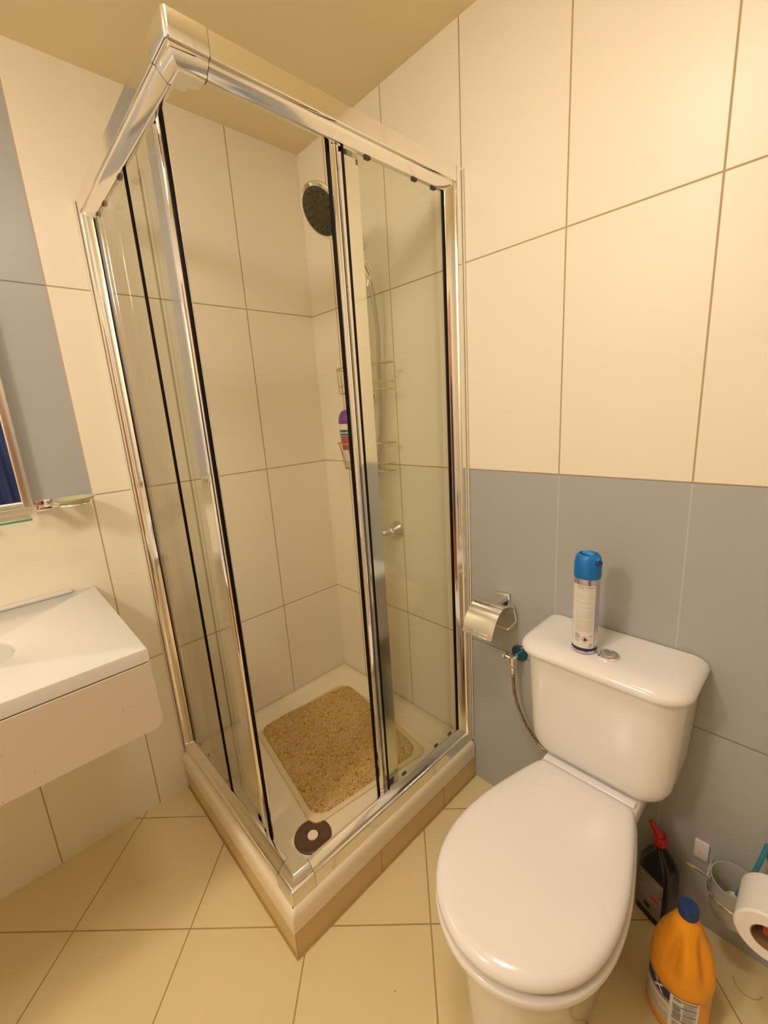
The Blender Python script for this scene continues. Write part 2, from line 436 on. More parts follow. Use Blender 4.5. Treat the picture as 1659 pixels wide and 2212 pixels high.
# ================================================================== ROOM
def slab(lo, hi): return box(BM(), lo, hi)
struct('floor', slab((XFAR-.1, YREAR-.1, -0.1), (0.1, 0.1, 0.0)), MT['floor'])
struct('ceiling', slab((XFAR-.1, YREAR-.1, ZC), (0.1, 0.1, ZC+.1)), MT['ceil'])
struct('wall_left', slab((XFAR-.1, 0.0, 0.0), (0.1, 0.1, ZC)), MT['wl'])
struct('wall_right', slab((0.0, YREAR-.1, 0.0), (0.1, 0.0, ZC)), MT['wr'])
struct('wall_rear', slab((XFAR-.1, YREAR-.1, 0.0), (0.0, YREAR, ZC)), MT['wy'])
struct('wall_far', slab((XFAR-.1, YREAR, 0.0), (XFAR, 0.0, ZC)), MT['wx'])

def ceiling_lamp(loc, power, label):
    t = thing('ceiling_lamp', (loc[0], loc[1], ZC), label, 'ceiling lamp', 'round ceiling lamps')
    b = BM(); lathe(b, [(0.152, 0), (0.155, -.006), (0.150, -.018), (0.142, -.020), (0.140, -.016)], (loc[0], loc[1], ZC-.0005), seg=48, cap1=False)
    obj('lamp_ring', b, MT['lampring'], t)
    b = BM(); lathe(b, [(0.1395, -.012), (0.138, -.0155)], (loc[0], loc[1], ZC), seg=48)
    obj('diffuser', b, MT['lampface'], t)
    l = lamp_light('lamp_light', (loc[0], loc[1], ZC-.030), 0.270, power[0])
    l.parent = t; l.location = (0, 0, -.030)
    l = fill_light('lamp_fill', (loc[0], loc[1], ZC-.16), 0.11, power[1])  # added fill point below the flat lamp, lifts ceiling and shower interior
    l.parent = t; l.location = (0, 0, -.16)
    return t
ceiling_lamp(LAMP1, POW1, 'round white ceiling lamp just in front of the shower corner')
ceiling_lamp(LAMP2, POW2, 'round white ceiling lamp at the far end of the room beyond the mirror')

# ================================================================== SHOWER TRAY
XO, YO = -0.797, -0.785       # kerb outer faces
tray = thing('shower_tray', (XO, YO, 0), 'square cream shower tray on a low tiled plinth in the corner', 'shower tray')
ZL, ZR, ZF = 0.088, 0.156, 0.112    # lip bottom, rim top, basin floor
e = 0.0015
b = BM(); box(b, (XO+.003, YO+.003, 0.0005), (-e, -e, ZL), 0.0)
obj('plinth', b, MT['plinth'], tray, smooth=0)
# acrylic tray: outer loop up, rim in, basin down
b = BM()
def rloop(x0, y0, x1, y1, r, z, n=8):
    r = max(r, 0.0005)
    return [(p[0], p[1], z) for p in rrect(x1-x0, y1-y0, r, n, (x0+x1)/2, (y0+y1)/2)]
rings = [rloop(XO, YO, -e, -e, .004, ZL+.0005), rloop(XO-.001, YO-.001, -e, -e, .006, ZR-.022),
         rloop(XO+.002, YO+.002, -e, -e, .008, ZR-.010), rloop(XO+.008, YO+.008, -e-.003, -e-.003, .010, ZR-.002), rloop(XO+.014, YO+.014, -e-.006, -e-.006, .012, ZR),
         rloop(XO+.050, YO+.050, -e-.034, -e-.034, .03, ZR), rloop(XO+.054, YO+.054, -e-.038, -e-.038, .034, ZR-.003),
         rloop(XO+.062, YO+.062, -e-.046, -e-.046, .045, ZR-.014), rloop(XO+.066, YO+.066, -e-.054, -e-.054, .05, ZR-.017),
         rloop(XO+.082, YO+.082, -e-.070, -e-.070, .055, ZF+.008), rloop(XO+.10, YO+.10, -e-.088, -e-.088, .06, ZF+.001),
         rloop(XO+.13, YO+.13, -e-.12, -e-.12, .07, ZF)]
loft(b, rings, cap0=True, cap1=True)
obj('basin', b, MT['tray'], tray, smooth=50)
b = BM(); box(b, (XO-.0015, YO-.0015, .0003), (-e, YO+.004, .002), .0005); box(b, (XO-.0015, YO+.004, .0003), (XO+.004, -e, .002), .0005)
obj('sealant_line', b, simple('brown_sealant', (0.42, 0.27, 0.09), 0.6, noise=0.2), tray)
b = BM()
DC = (-.622, -.618)
prof = [(0.018, .004)]
for k in range(9):
    r0 = .019+.0038*k; prof += [(r0, .0030), (r0+.0009, .0052), (r0+.0020, .0052), (r0+.0029, .0030)]
prof += [(0.0535, .0055), (0.0565, .004), (0.0575, .0005)]
lathe(b, prof, (DC[0], DC[1], ZF), seg=64)
dr = obj('drain_cover', b, MT['drain'], tray, label='dark brown ringed drain cover')
b = BM(); lathe(b, [(0.0165, .001), (0.0165, .007), (0.0145, .009)], (DC[0], DC[1], ZF), seg=32)
obj('drain_cap', b, MT['tray'], dr)
b = BM()
for k in range(9):
    r0 = .0210+.0038*k; n = int(26+k*9)
    for q in range(n):
        a0, a1 = 2*pi*q/n, 2*pi*(q+.62)/n
        P4 = [(r0*cos(a0), r0*sin(a0)), ((r0+.0013)*cos(a0), (r0+.0013)*sin(a0)), ((r0+.0013)*cos(a1), (r0+.0013)*sin(a1)), (r0*cos(a1), r0*sin(a1))]
        b.faces.new([b.verts.new((DC[0]+x, DC[1]+y, ZF+.0056)) for x, y in P4])
so_ = obj('perforations', b, MT['drainhole'], dr, 0); so_['kind'] = 'stuff'
b = BM(); lathe(b, [(0.0022, 0), (0.0018, .0008)], (XO+.012, YO+.012, ZR-.0008), seg=12)
obj('screw_hole', b, MT['drain'], tray)

# ================================================================== SHOWER ENCLOSURE
FX, FY, FT, FB = -0.7854, -0.774, 2.0145, ZR+.0005
enc = thing('shower_enclosure', (FX, FY, FB), 'corner shower enclosure with polished metal frame and sliding glass doors', 'shower enclosure')
# frame cross-section: a = distance from outer end (wall/ceiling side) towards the opening, d = depth inwards from the outer face
PROF = [(0, 0), (.038, 0), (.040, .0012), (.0405, .004), (.042, .0075), (.0445, .0095), (.0475, .0105), (.060, .0225), (.0618, .026), (.062, .0275), (.062, .0335), (0, .0335)]
PROFW = [(0, 0), (.026, 0), (.028, .0012), (.0285, .004), (.030, .0075), (.0325, .0095), (.0355, .0105), (.052, .0225), (.054, .026), (.054, .0335), (0, .0335)]
LEG = .072   # corner bracket leg
# right side (plane y = FY, runs along x), left side (plane x = FX, runs along y)
def fr_r(m):  # map (along, a-offset vertical, depth)
    return m
b = BM(); prism(b, PROF, lambda a, d, t: (t, FY+d, FT-a), FX+LEG, -.030); obj('top_rail', b, MT['chrome'], enc, 25)
b = BM(); prism(b, PROF, lambda a, d, t: (FX+d, t, FT-a), FY+LEG, -.030); obj('top_rail', b, MT['chrome'], enc, 25)
b = BM(); prism(b, PROF, lambda a, d, t: (t, FY+d, FB+a), FX+LEG, -.030); obj('bottom_rail', b, MT['chrome'], enc, 25)
b = BM(); prism(b, PROF, lambda a, d, t: (FX+d, t, FB+a), FY+LEG, -.030); obj('bottom_rail', b, MT['chrome'], enc, 25)
b = BM(); prism(b, PROFW, lambda a, d, t: (-.0005-a, FY+.0005+d, t), FB, FT-.001)
wp1 = obj('wall_profile', b, MT['chrome'], enc, 25)
b = BM(); prism(b, PROFW, lambda a, d, t: (FX+.0005+d, -.0005-a, t), FB, FT-.001)
wp2 = obj('wall_profile', b, MT['chrome'], enc, 25)
for (wp, mp) in ((wp1, lambda a, d, z: (-a, FY+d, z)), (wp2, lambda a, d, z: (FX+d, -a, z))):
    b = BM(); box(b, mp(.0545, .0245, FB+.0635), mp(.0600, .0315, FT-.0635), .001)
    for v in b.verts: pass
    obj('black_seal', b, MT['seal'], wp)
def bracket(zedge, s, name):
    """L-shaped corner piece with a rounded vertical edge, s=-1 hangs down from zedge, +1 rises"""
    b = BM(); off = .0008
    prof = [(a-.0008 if a == 0 else a, d-off) for a, d in PROF]
    rings = []
    # sweep path: along x from right end to the corner, round, then along y
    n = 6; rad = .007
    def ring(kind, t):
        out = []
        for a, d in prof:
            z = zedge + s*a
            if kind == 'x': p = (t, FY+d, z)
            elif kind == 'y': p = (FX+d, t, z)
            else:
                # corner arc, angle t 0..90; radius shrinks with depth
                r = max(rad-d, 0.0); cx, cy = FX+max(rad, d), FY+max(rad, d)
                p = (cx - r*sin(radians(t)), cy - r*cos(radians(t)), z)
            out.append(p)
        return out
    rings.append(ring('x', FX+LEG))
    for k in range(n+1): rings.append(ring('c', 90*k/n))
    rings.append(ring('y', FY+LEG))
    vs = loft(b, rings)
    bmesh.ops.remove_doubles(b, verts=b.verts, dist=.00005)
    # inner web plate
    za, zb = sorted((zedge+s*.046, zedge+s*.0655)); h_ = LEG-.004
    web = [(FX+.025, FY+.025), (FX+h_, FY+.025), (FX+h_, FY+.050), (FX+.052, FY+.054), (FX+.050, FY+h_), (FX+.025, FY+h_)]
    prism(b, web, lambda x, y, t: (x, y, t), za, zb)
    o = obj(name, b, MT['satin' if s > 0 else 'bright'], enc, 35)
    return o
bracket(FT, -1, 'corner_bracket'); bracket(FB, 1, 'corner_bracket')
# dark joint lines at the bracket ends
for (z, s) in ((FT, -1), (FB, 1)):
    b = BM(); pr = [(a+(.0004 if a > 0 else -.0004), d-.0006) for a, d in PROF]
    prism(b, pr, lambda a, d, t: (t, FY+d, z+s*a), FX+LEG-.0002, FX+LEG+.0008)
    obj('joint_gasket', b, MT['seal'], enc, 0); b = BM()
    prism(b, pr, lambda a, d, t: (FX+d, t, z+s*a), FY+LEG-.0002, FY+LEG+.0008)
    obj('joint_gasket', b, MT['seal'], enc, 0)

ZG0, ZG1 = FB+.050, FT-.050
DF, DD = .028, .047      # depth of fixed pane and of door pane
FE = 0.378               # fixed pane free edge, distance from wall
def pane(side, a0, a1, d, z0, z1, th=.005):
    b = BM()
    if side == 'r': box(b, (-a1, FY+d-th/2, z0), (-a0, FY+d+th/2, z1))
    else: box(b, (FX+d-th/2, -a1, z0), (FX+d+th/2, -a0, z1))
    return b
def bx(side, a0, a1, d0, d1, z0, z1, bev=0, bm=None):
    b = bm or BM()
    if side == 'r': box(b, (-a1, FY+d0, z0), (-a0, FY+d1, z1), bev, 3)
    else: box(b, (FX+d0, -a1, z0), (FX+d1, -a0, z1), bev, 3)
    return b
FEL = {'r': 0.4085, 'l': 0.376}
for side in ('r', 'l'):
    FE = FEL[side]
    p = obj('fixed_panel', pane(side, .056, FE, DF, ZG0, ZG1), MT['glass'], enc, 0, label='fixed glass pane')
    obj('edge_seal', bx(side, FE-.0002, FE+.0026, DF-.003, DF+.0045, ZG0+.002, ZG1-.002, .0006), MT['seal'], p)

def door(side, lead, tail, glz0, glz1):
    """lead = distance of leading edge from the wall"""
    z0, z1 = glz0, glz1
    dr_ = obj('sliding_door', pane(side, tail, lead-.03, DD, z0+.004, z1-.004), MT['glass'], enc, 0, label='sliding glass door pane')
    # stile: bullnose + channel + flat strip
    b = BM()
    poly = []
    for k in range(9):
        a = pi*k/8; poly.append((lead-.012-.002+.006*sin(a)*0.6, DD-.0105*cos(a)))
    pts = [(lead-.0052, DD-.006), (lead-.0065, DD-.0105), (lead-.012, DD-.0130), (lead-.018, DD-.0125), (lead-.024, DD-.0100), (lead-.027, DD-.0072), (lead-.031, DD-.0062), (lead-.040, DD-.0062), (lead-.041, DD-.0045),
           (lead-.041, DD+.0045), (lead-.026, DD+.009), (lead-.007, DD+.009), (lead-.0052, DD+.006)]
    fn = (lambda a, d, t: (-a, FY+d, t)) if side == 'r' else (lambda a, d, t: (FX+d, -a, t))
    prism(b, pts, fn, z0, z1)
    obj('stile', b, MT['bright'], dr_, 35)
    b = bx(side, lead-.088, lead-.0412, DD-.0045, DD-.0027, z0+.01, z1-.01)
    obj('stile_strip', b, MT['chrome'], dr_, 0, label='flat polished strip')
    b = bx(side, lead-.0056, lead-.0008, DD-.0038, DD+.0048, z0+.002, z1-.002, .0018)
    obj('magnetic_seal', b, MT['seal'], dr_)
    # rollers top, guides bottom
    for a in (lead-.055,):
        b = bx(side, a-.016, a+.016, DD-.004, DD+.014, z1-.064, z1-.032, .004)
        if side == 'r': lathe(b, [(.009, 0), (.0100, .001), (.0100, .006), (.009, .007)], (-a, FY+DD+.0141, z1-.048), (0, 1, 0), 24)
        else: lathe(b, [(.009, 0), (.0100, .001), (.0100, .006), (.009, .007)], (FX+DD+.0141, -a, z1-.048), (1, 0, 0), 24)
        obj('roller', b, MT['roller'], dr_)
        b = bx(side, a-.017, a+.017, DD-.0045, DD+.013, z0+.030, z0+.066, .006)
        obj('guide', b, MT['roller'], dr_)
    return dr_
door('l', .592, .172, .172, 2.000)
door('r', .441, .068, .172, 2.000)
for side, zs in (('r', 1), ('l', 1)):
    for a in (.096, .172, .335):
        b = bx(side, a-.008, a+.008, DF-.0045, DF+.006, ZG1-.0175, ZG1-.0105, .0015)
        obj('glass_clip', b, MT['clip'], enc)
        b = bx(side, a-.009, a+.009, DF+.0030, DF+.010, ZG0+.009, ZG0+.016, .002)
        obj('glass_clip', b, MT['clip'], enc)
# sealant on the wall beside the frame
b = BM(); box(b, (-.006, FY-.006, FB+.002), (-.0004, FY-.0002, FT-.004), .002); obj('sealant_bead', b, MT['softpl'], enc)
b = BM(); box(b, (FX-.006, -.006, FB+.002), (FX-.0002, -.0004, FT-.004), .002); obj('sealant_bead', b, MT['softpl'], enc)

# ================================================================== SHOWER MAT
A_, B_, C_ = Vector((-.052, -.093, 0)), Vector((-.135, -.648, 0)), Vector((-.600, -.592, 0))
D_ = C_ + (A_-B_)
mc = (A_+B_+C_+D_)/4
ux = (A_-B_).normalized(); LX = (A_-B_).length; vy_ = (B_-C_); LY = vy_.length; uy = vy_.normalized()
smt = thing('shower_mat', (mc.x, mc.y, ZF), 'sandy textured non-slip shower mat with pale border lying in the tray', 'bath mat')
def mp_(a, c, z): q = mc + ux*a + uy*c; return (q.x, q.y, z)
b = BM()
def matring(off, r, z, tab=0):
    out = []
    for a, c in rrect(LX-2*off, LY-2*off, r, 8):
        k = max(0, (abs(a)/(LX/2-off)+abs(c)/(LY/2-off)-1.72)/.28) if tab else 0
        out.append(mp_(a*(1+.06*k*tab), c*(1+.06*k*tab), z))
    return out
loft(b, [matring(0, .045, ZF+.0006, 1), matring(0, .045, ZF+.004, 1), matring(.003, .045, ZF+.0058, 1), matring(.012, .05, ZF+.0055), matring(.013, .05, ZF+.003)], True, True)
obj('border', b, MT['matedge'], smt)
b = BM(); N = 110
inside = lambda a, c, o=0.012: True
rp = .055; hx, hy = LX/2-.014, LY/2-.014
grid = []
for i in range(N+1):
    row = []
    for k in range(N+1):
        a, c = -hx+2*hx*i/N, -hy+2*hy*k/N
        # pull grid into rounded corners
        da, dc = abs(a)-(hx-rp), abs(c)-(hy-rp)
        if da > 0 and dc > 0:
            m_ = max(da, dc); l_ = sqrt(da*da+dc*dc); f_ = m_/l_ if l_ > 0 else 1
            a = math.copysign(hx-rp+da*f_, a); c = math.copysign(hy-rp+dc*f_, c)
        z = ZF+.0085 + random.uniform(-.0012, .0015)
        if i in (0, N) or k in (0, N): z = ZF+.0035
        row.append(b.verts.new(mp_(a, c, z)))
    grid.append(row)
for i in range(N):
    for k in range(N): b.faces.new((grid[i][k], grid[i+1][k], grid[i+1][k+1], grid[i][k+1]))
obj('loop_pile', b, MT['matloop'], smt, 80)

# ================================================================== SHOWER FITTINGS (right wall, inside)
XB, YB = -.050, -.348
sl = thing('shower_riser_rail', (0, YB, 1.43), 'chrome slide rail fixed to the tiles inside the shower', 'shower rail')
b = BM(); tube(b, [(XB, YB, 1.40), (XB, YB, 1.985)], .0095, 20); obj('rail', b, MT['bright'], sl)
for z in (1.432, 1.955):
    b = BM(); lathe(b, [(.023, 0.0006), (.024, .008), (.020, .016), (.014, .028), (.014, .044)], (0, YB, z), (-1, 0, 0), 32)
    lathe(b, [(.013, -.017), (.0165, -.015), (.0165, .015), (.013, .017)], (XB, YB, z), (0, 0, 1), 32)
    obj('wall_bracket', b, MT['bright'], sl)
HS0 = Vector((-.072, -.438, 1.817))
hd = thing('hand_shower', tuple(HS0), 'large round chrome hand shower with dark nozzle face held high in the shower', 'shower head')
HC = Vector((-.264, -.466, 1.951)); HN = Vector((-.81, -.04, -.585)).normalized()
b = BM(); a, u, v = basis(HN)
lathe(b, [(.020, -.034), (.045, -.028), (.066, -.014), (.0745, -.004), (.0755, .002), (.072, .006), (.0645, .007)], HC, HN, 56, cap1=False)
obj('head', b, MT['bright'], hd)
b = BM(); lathe(b, [(.0650, .003), (.0650, .0068), (.061, .0082), (.020, .0095), (.012, .0085)], HC, HN, 56)
sf = obj('spray_face', b, MT['face'], hd, label='dark spray face')
b = BM()
for rr, n in ((.027, 8), (.040, 12), (.053, 18)):
    for k in range(n):
        q = HC + u*(rr*cos(2*pi*k/n)) + v*(rr*sin(2*pi*k/n)); lathe(b, [(.0022, .0085), (.0014, .0115)], q, HN, 8)
obj('nozzles', b, MT['rubber'], sf)
b = BM(); tube(b, [HC-HN*.024, HC-HN*.030+Vector((.035, -.004, -.010)), HS0+Vector((-.045, .006, .075)), HS0], lambda t: .016-.004*t, 16, 8)
obj('handle', b, MT['bright'], hd)
ho = thing('hand_shower_holder', (XB, YB, 1.80), 'chrome swivel holder gripping the hand shower on the rail', 'shower holder')
b = BM(); obox(b, (XB-.008, YB-.010, 1.826), (1, 0, 0), (0, 1, 0), (0, 0, 1), .036, .040, .045, .008, 3)
obj('clamp', b, MT['bright'], ho)
b = BM(); tube(b, [(XB-.012, YB-.022, 1.826), (HS0.x+.004, HS0.y+.010, 1.826)], .011, 16)
dx_ = (HS0-(HS0+Vector((-.045, .006, .075)))).normalized()
lathe(b, [(.0135, -.022), (.019, -.020), (.017, .020), (.0135, .022)], HS0+Vector((-.008, .0, .018)), dx_, 24)
obj('cradle', b, MT['bright'], ho)
hz = thing('shower_hose', (-.09, -.46, 0.95), 'flexible grey shower hose hanging from the hand shower to the mixer', 'hose')
b = BM(); tube(b, [(HS0.x+.002, HS0.y-.001, HS0.z-.006), (-.062, -.446, 1.740), (-.044, -.438, 1.64), (-.033, -.420, 1.52), (-.028, -.412, 1.42), (-.023, -.396, 1.30), (-.022, -.372, 1.18), (-.034, -.356, 1.06), (-.060, -.350, .985), (-.066, -.350, .945)], .0072, 12, 10)
obj('tube', b, MT['hose'], hz)
b = BM(); lathe(b, [(.009, -.03), (.0105, -.026), (.0105, 0), (.008, .004)], (HS0.x+.001, HS0.y, HS0.z-.008), (0.1, 0, 1), 20)
obj('end_nut', b, MT['bright'], hz)
mx_ = thing('shower_mixer', (0, -.38, .915), 'exposed chrome bar mixer on the right wall inside the shower', 'shower mixer')
b = BM(); tube(b, [(-.066, -.295, .915), (-.066, -.415, .918)], .0135, 24)
tube(b, [(-.066, -.410, .918), (-.060, -.430, .919), (-.035, -.437, .920)], .0125, 20, 6)
lathe(b, [(.013, 0), (.017, .003), (.017, .016), (.013, .02)], (-.066, -.335, .915), (0, -1, 0), 24)
lathe(b, [(.012, 0), (.0125, .012)], (-.066, -.350, .927), (0, 0, 1), 20)
bd = obj('body', b, MT['satin'], mx_)
for yy in (-.437, -.290):
    b = BM(); lathe(b, [(.0345, .0006), (.0345, .004), (.030, .010), (.017, .030), (.0145, .034)], (0, yy, .920), (-1, 0, 0), 40)
    lathe(b, [(.017, .034), (.018, .036), (.018, .044), (.0145, .047)], (0, yy, .920), (-1, 0, 0), 6)
    obj('wall_flange', b, MT['satin'], mx_)

def basket(name, loc, label, y0, y1, x0, x1, z0, z1, slant, deck):
    t = thing(name, loc, label, 'shower caddy', 'wire shower baskets')
    r = .0018
    def ring(z, k):    # D-shaped loop bulging into the shower
        pts = []
        for i in range(25):
            q = i/24; yy = y0+(y1-y0)*q
            bul = (1-abs(2*q-1)**4)
            pts.append(Vector((x0 + (x1-x0)*bul*k, yy, z)))
        return pts
    b = BM(); top = ring(z1, 1.0); bot = ring(z0, slant)
    c_ = (y0+y1)/2
    bot = [Vector((p.x, c_+(p.y-c_)*(slant*.25+.75), p.z)) for p in bot]
    for P_, rr in ((top, r*1.45), (bot, r)): tube(b, P_, rr, 8); tube(b, [P_[0], P_[-1]], rr, 8)
    midr = [top[i].lerp(bot[i], .72) for i in range(25)]; tube(b, midr, r, 8)
    obj('rim', b, MT['wire'], t)
    b = BM()
    for i in (2, 6, 10, 14, 18, 22): tube(b, [top[i], bot[i]], r*.8, 6)
    if deck:
        for i in (3, 6, 9, 12, 15, 18, 21): tube(b, [(x0, bot[i].y, z0), bot[i]], r*.75, 6)
    obj('wires', b, MT['wire'], t)
    c_ = y0-.045
    b = BM(); box(b, (-.0034, c_-.02, z1-.045), (-.0006, c_+.02, z1+.006), .001); tube(b, [(-.003, c_, z1-.002), (x0, c_, z1)], .003, 8)
    obj('mount', b, MT['bright'], t)
    return t
basket('wire_basket', (-.06, -.38, 1.446), 'upper empty wire basket on the shower wall', -.236, -.524, -.064, -.128, 1.446, 1.532, .92, True)
basket('wire_basket', (-.06, -.34, 1.165), 'lower tapered wire basket holding the purple-capped bottle', -.190, -.492, -.036, -.125, 1.160, 1.262, .66, True)
# shower gel bottle, standing on its ... cap up, leaning in the lower basket
bt = thing('shower_gel_bottle', (-.072, -.262, 1.166), 'curvy pearl bottle with purple cap and pink label in the lower basket', 'bottle')
BX, BY = -.074, -.262
def ell(cx, cy, z, rx, ry, n=32): return [(cx+rx*cos(2*pi*k/n), cy+ry*sin(2*pi*k/n), z) for k in range(n)]
b = BM(); loft(b, [ell(BX, BY, z, rx, ry) for z, rx, ry in ((1.166, .012, .014), (1.170, .015, .018), (1.21, .018, .022), (1.245, .020, .026), (1.28, .022, .031), (1.31, .023, .035), (1.327, .023, .037), (1.335, .022, .036))])
bb = obj('bottle_body', b, MT['pearl'], bt)
b = BM(); loft(b, [ell(BX, BY, z, rx, ry) for z, rx, ry in ((1.3352, .0225, .0375), (1.338, .024, .039), (1.352, .0235, .0375), (1.366, .021, .033), (1.377, .017, .026), (1.384, .011, .016), (1.387, .004, .006))])
obj('cap', b, MT['purple'], bt, label='purple rounded cap')
def bwall(z0, z1, sc, a0, a1, mt, nm, par):
    b = BM(); R_ = []
    tab = [(1.21, .018, .022), (1.245, .020, .026), (1.28, .022, .031), (1.31, .023, .035), (1.327, .023, .037)]
    def rad(z):
        for (za, xa, ya), (zb, xb, yb) in zip(tab, tab[1:]):
            if z <= zb: t = (z-za)/(zb-za); return xa+(xb-xa)*t, ya+(yb-ya)*t
        return tab[-1][1:]
    for i in range(7):
        z = z0+(z1-z0)*i/6; rx, ry = rad(z)
        R_.append([(BX+(rx+sc)*cos(radians(a0+(a1-a0)*k/20)), BY+(ry+sc)*sin(radians(a0+(a1-a0)*k/20)), z) for k in range(21)])
    loft(b, R_, False, False, close=False); return obj(nm, b, mt, par)
gb = bwall(1.292, 1.312, .0007, 120, 285, MT['green'], 'green_band', bb)
bwall(1.235, 1.290, .0006, 120, 285, MT['pink'], 'pink_label', bb)
def gfn(x, y):
    a = radians(200) + x/.030; return (BX+.0250*cos(a), BY+.0355*sin(a), 1.302+y)
obj('lettering', text_bm('Palmolive', .0125, gfn, True), MT['whiteink'], bb, 0)
rb = thing('red_bottle', (-.06, -.235, 1.166), 'small red bottle lying low in the lower basket', 'bottle')
b = BM(); lathe(b, [(.008, .0), (.012, .003), (.0125, .030), (.010, .036), (.006, .038), (.006, .044)], (-.058, -.240, 1.1640), (0, 0, 1), 24)
obj('bottle_body', b, MT['red'], rb)
b = BM(); lathe(b, [(.0072, .0445), (.0072, .054), (.006, .056)], (-.058, -.240, 1.1640), (0, 0, 1), 20); obj('cap', b, MT['whiteink'], rb)

# ================================================================== TOILET
TY = -1.250
tl = thing('toilet', (-.40, TY, 0), 'white close-coupled toilet with closed lid against the grey-blue wall', 'toilet')
HALF = [(0, .100), (.003, .109), (.012, .1175), (.05, .131), (.12, .150), (.20, .1675), (.27, .1745), (.33, .1715), (.385, .157), (.43, .131), (.463, .098), (.484, .062), (.495, .028), (.497, 0)]
def outline(x0=-.190, off=0.0, scale=1.0):
    P_ = [Vector((x0 - s*scale, h*scale, 0)) for s, h in HALF]
    P_ = catmull([tuple(p) for p in P_], 4)
    pts = [(p.x, TY+p.y) for p in P_] + [(p.x, TY-p.y) for p in P_[::-1][1:]]
    # inward offset
    if off:
        n = len(pts); out = []
        for i in range(n):
            a_ = Vector(pts[i-1]+(0,)); c_ = Vector(pts[(i+1) % n]+(0,)); d = (c_-a_).normalized()
            nrm = Vector((-d.y, d.x, 0)); ctr = Vector((-.43, TY, 0)); p = Vector(pts[i]+(0,))
            if nrm.dot(ctr-p) < 0: nrm = -nrm
            q = p+nrm*off; out.append((q.x, q.y))
        return out
    return pts
def oring(off, z, x0=-.190, sc=1.0):
    k = 1-off/.192                     # further in: shrink the outline about its middle
    return [(-.43+(x+.43)*k, TY+(y-TY)*k, z) for x, y in outline(x0, 0, sc)]
# seat lid: softly domed with a rounded edge
b = BM()
loft(b, [oring(.010, .4135), oring(.002, .4145), oring(0, .4185), oring(.0005, .426), oring(.004, .4330), oring(.010, .4375), oring(.020, .4405), oring(.045, .4425), oring(.09, .4440), oring(.13, .4445), oring(.165, .4447), oring(.190, .4448)])
obj('seat_lid', b, MT['seat'], tl, 60)
b = BM()
loft(b, [oring(.022, .3975), oring(.012, .398), oring(.009, .400), oring(.009, .4085), oring(.012, .411), oring(.020, .4125)])
obj('seat_ring', b, MT['seat'], tl, 60)
# hinge deck between lid and cistern
b = BM(); box(b, (-.205, TY-.118, .372), (-.085, TY+.118, .4255), .010, 4)
box(b, (-.190, TY-.112, .425), (-.168, TY+.112, .4325), .003, 3)
obj('hinge_deck', b, MT['ceramic'], tl)
# bowl and pedestal lofted downwards
def bring(x0, x1, hw, z, p=2.3, n=56):
    cx, rx = (x0+x1)/2, abs(x1-x0)/2; out = []
    for k in range(n):
        a_ = 2*pi*k/n; c_, s_ = cos(a_), sin(a_)
        out.append((cx+rx*math.copysign(abs(c_)**(2/p), c_), TY+hw*math.copysign(abs(s_)**(2/p), s_), z))
    return out
def bowl(sc, z, drop=0): return [(x, y, z) for x, y in outline(-.185, 0, sc)]
b = BM()
def mixr(t, z, sc, base, dz=0):
    A0 = outline(-.185, 0, 1.0); n = len(A0); out = []
    x0, x1, hw = base; cx, rx = (x0+x1)/2, (x1-x0)/2
    for (x, y) in A0:
        ang = math.atan2(y-TY, (x+.43)); c_, s_ = cos(ang), sin(ang); p_ = 2.6
        bxx = cx+rx*math.copysign(abs(c_)**(2/p_), c_); byy = TY+hw*math.copysign(abs(s_)**(2/p_), s_)
        ox = -.43+(x+.43)*sc; oy = TY+(y-TY)*sc
        out.append((ox*(1-t)+bxx*t, oy*(1-t)+byy*t, z))
    return out
base = (-.62, -.13, .105)
loft(b, [mixr(0, .392, .90, base), mixr(0, .3975, .985, base), mixr(0, .397, 1.01, base), mixr(0, .392, 1.022, base), mixr(0, .382, 1.022, base), mixr(0, .374, 1.005, base), mixr(.02, .362, .985, base), mixr(.12, .348, .95, base), mixr(.28, .315, .92, base),
         mixr(.48, .26, .90, base), mixr(.66, .20, .9, base), mixr(.80, .13, .9, base), mixr(.90, .06, .92, base), mixr(1.0, .025, 1, base), mixr(1.0, .001, 1, base)])
obj('bowl', b, MT['ceramic'], tl, 60)
# side hollow trim
# cistern: tapered tank with rounded front corners and rounded bottom corners
def cring(z, hw, x1, r, x0=-.004, n=8, grow=0.0):
    """D-like plan: square at the wall, big rounded front corners"""
    pts = []
    hw += grow; x1 -= grow
    for sgn in (1, -1):
        seq = []
        for k in range(n+1):
            a_ = radians(90*k/n)
            seq.append((x1+r-r*cos(pi/2-a_), TY+sgn*(hw-r+r*sin(pi/2-a_))))
        seq = seq[::1]
        seq = [(x0, TY+sgn*hw)] + seq
        pts += seq if sgn == 1 else seq[::-1]
    return [(x, y, z) for x, y in pts]
b = BM()
CW = .182
loft(b, [cring(.4262, .120, -.150, .03), cring(.428, .134, -.158, .035), cring(.436, .150, -.165, .045), cring(.450, .162, -.170, .05), cring(.470, .1695, -.173, .052), cring(.50, .1725, -.175, .055),
         cring(.60, .1775, -.180, .058), cring(.728, .1835, -.186, .060)])
obj('cistern', b, MT['ceramic'], tl, 60)
b = BM()
LW = .196
loft(b, [cring(.7285, .186, -.190, .060), cring(.729, LW-.004, -.199, .064), cring(.733, LW, -.205, .068), cring(.742, LW+.001, -.208, .070), cring(.751, LW-.003, -.205, .070),
         cring(.758, LW-.011, -.196, .068), cring(.763, LW-.022, -.184, .062), cring(.7655, LW-.034, -.170, .055), cring(.7662, LW-.05, -.152, .045, -.012),
         cring(.7655, LW-.066, -.135, .040, -.020), cring(.7652, LW-.085, -.115, .034, -.032)])
cl = obj('cistern_lid', b, MT['ceramic'], tl, 60)
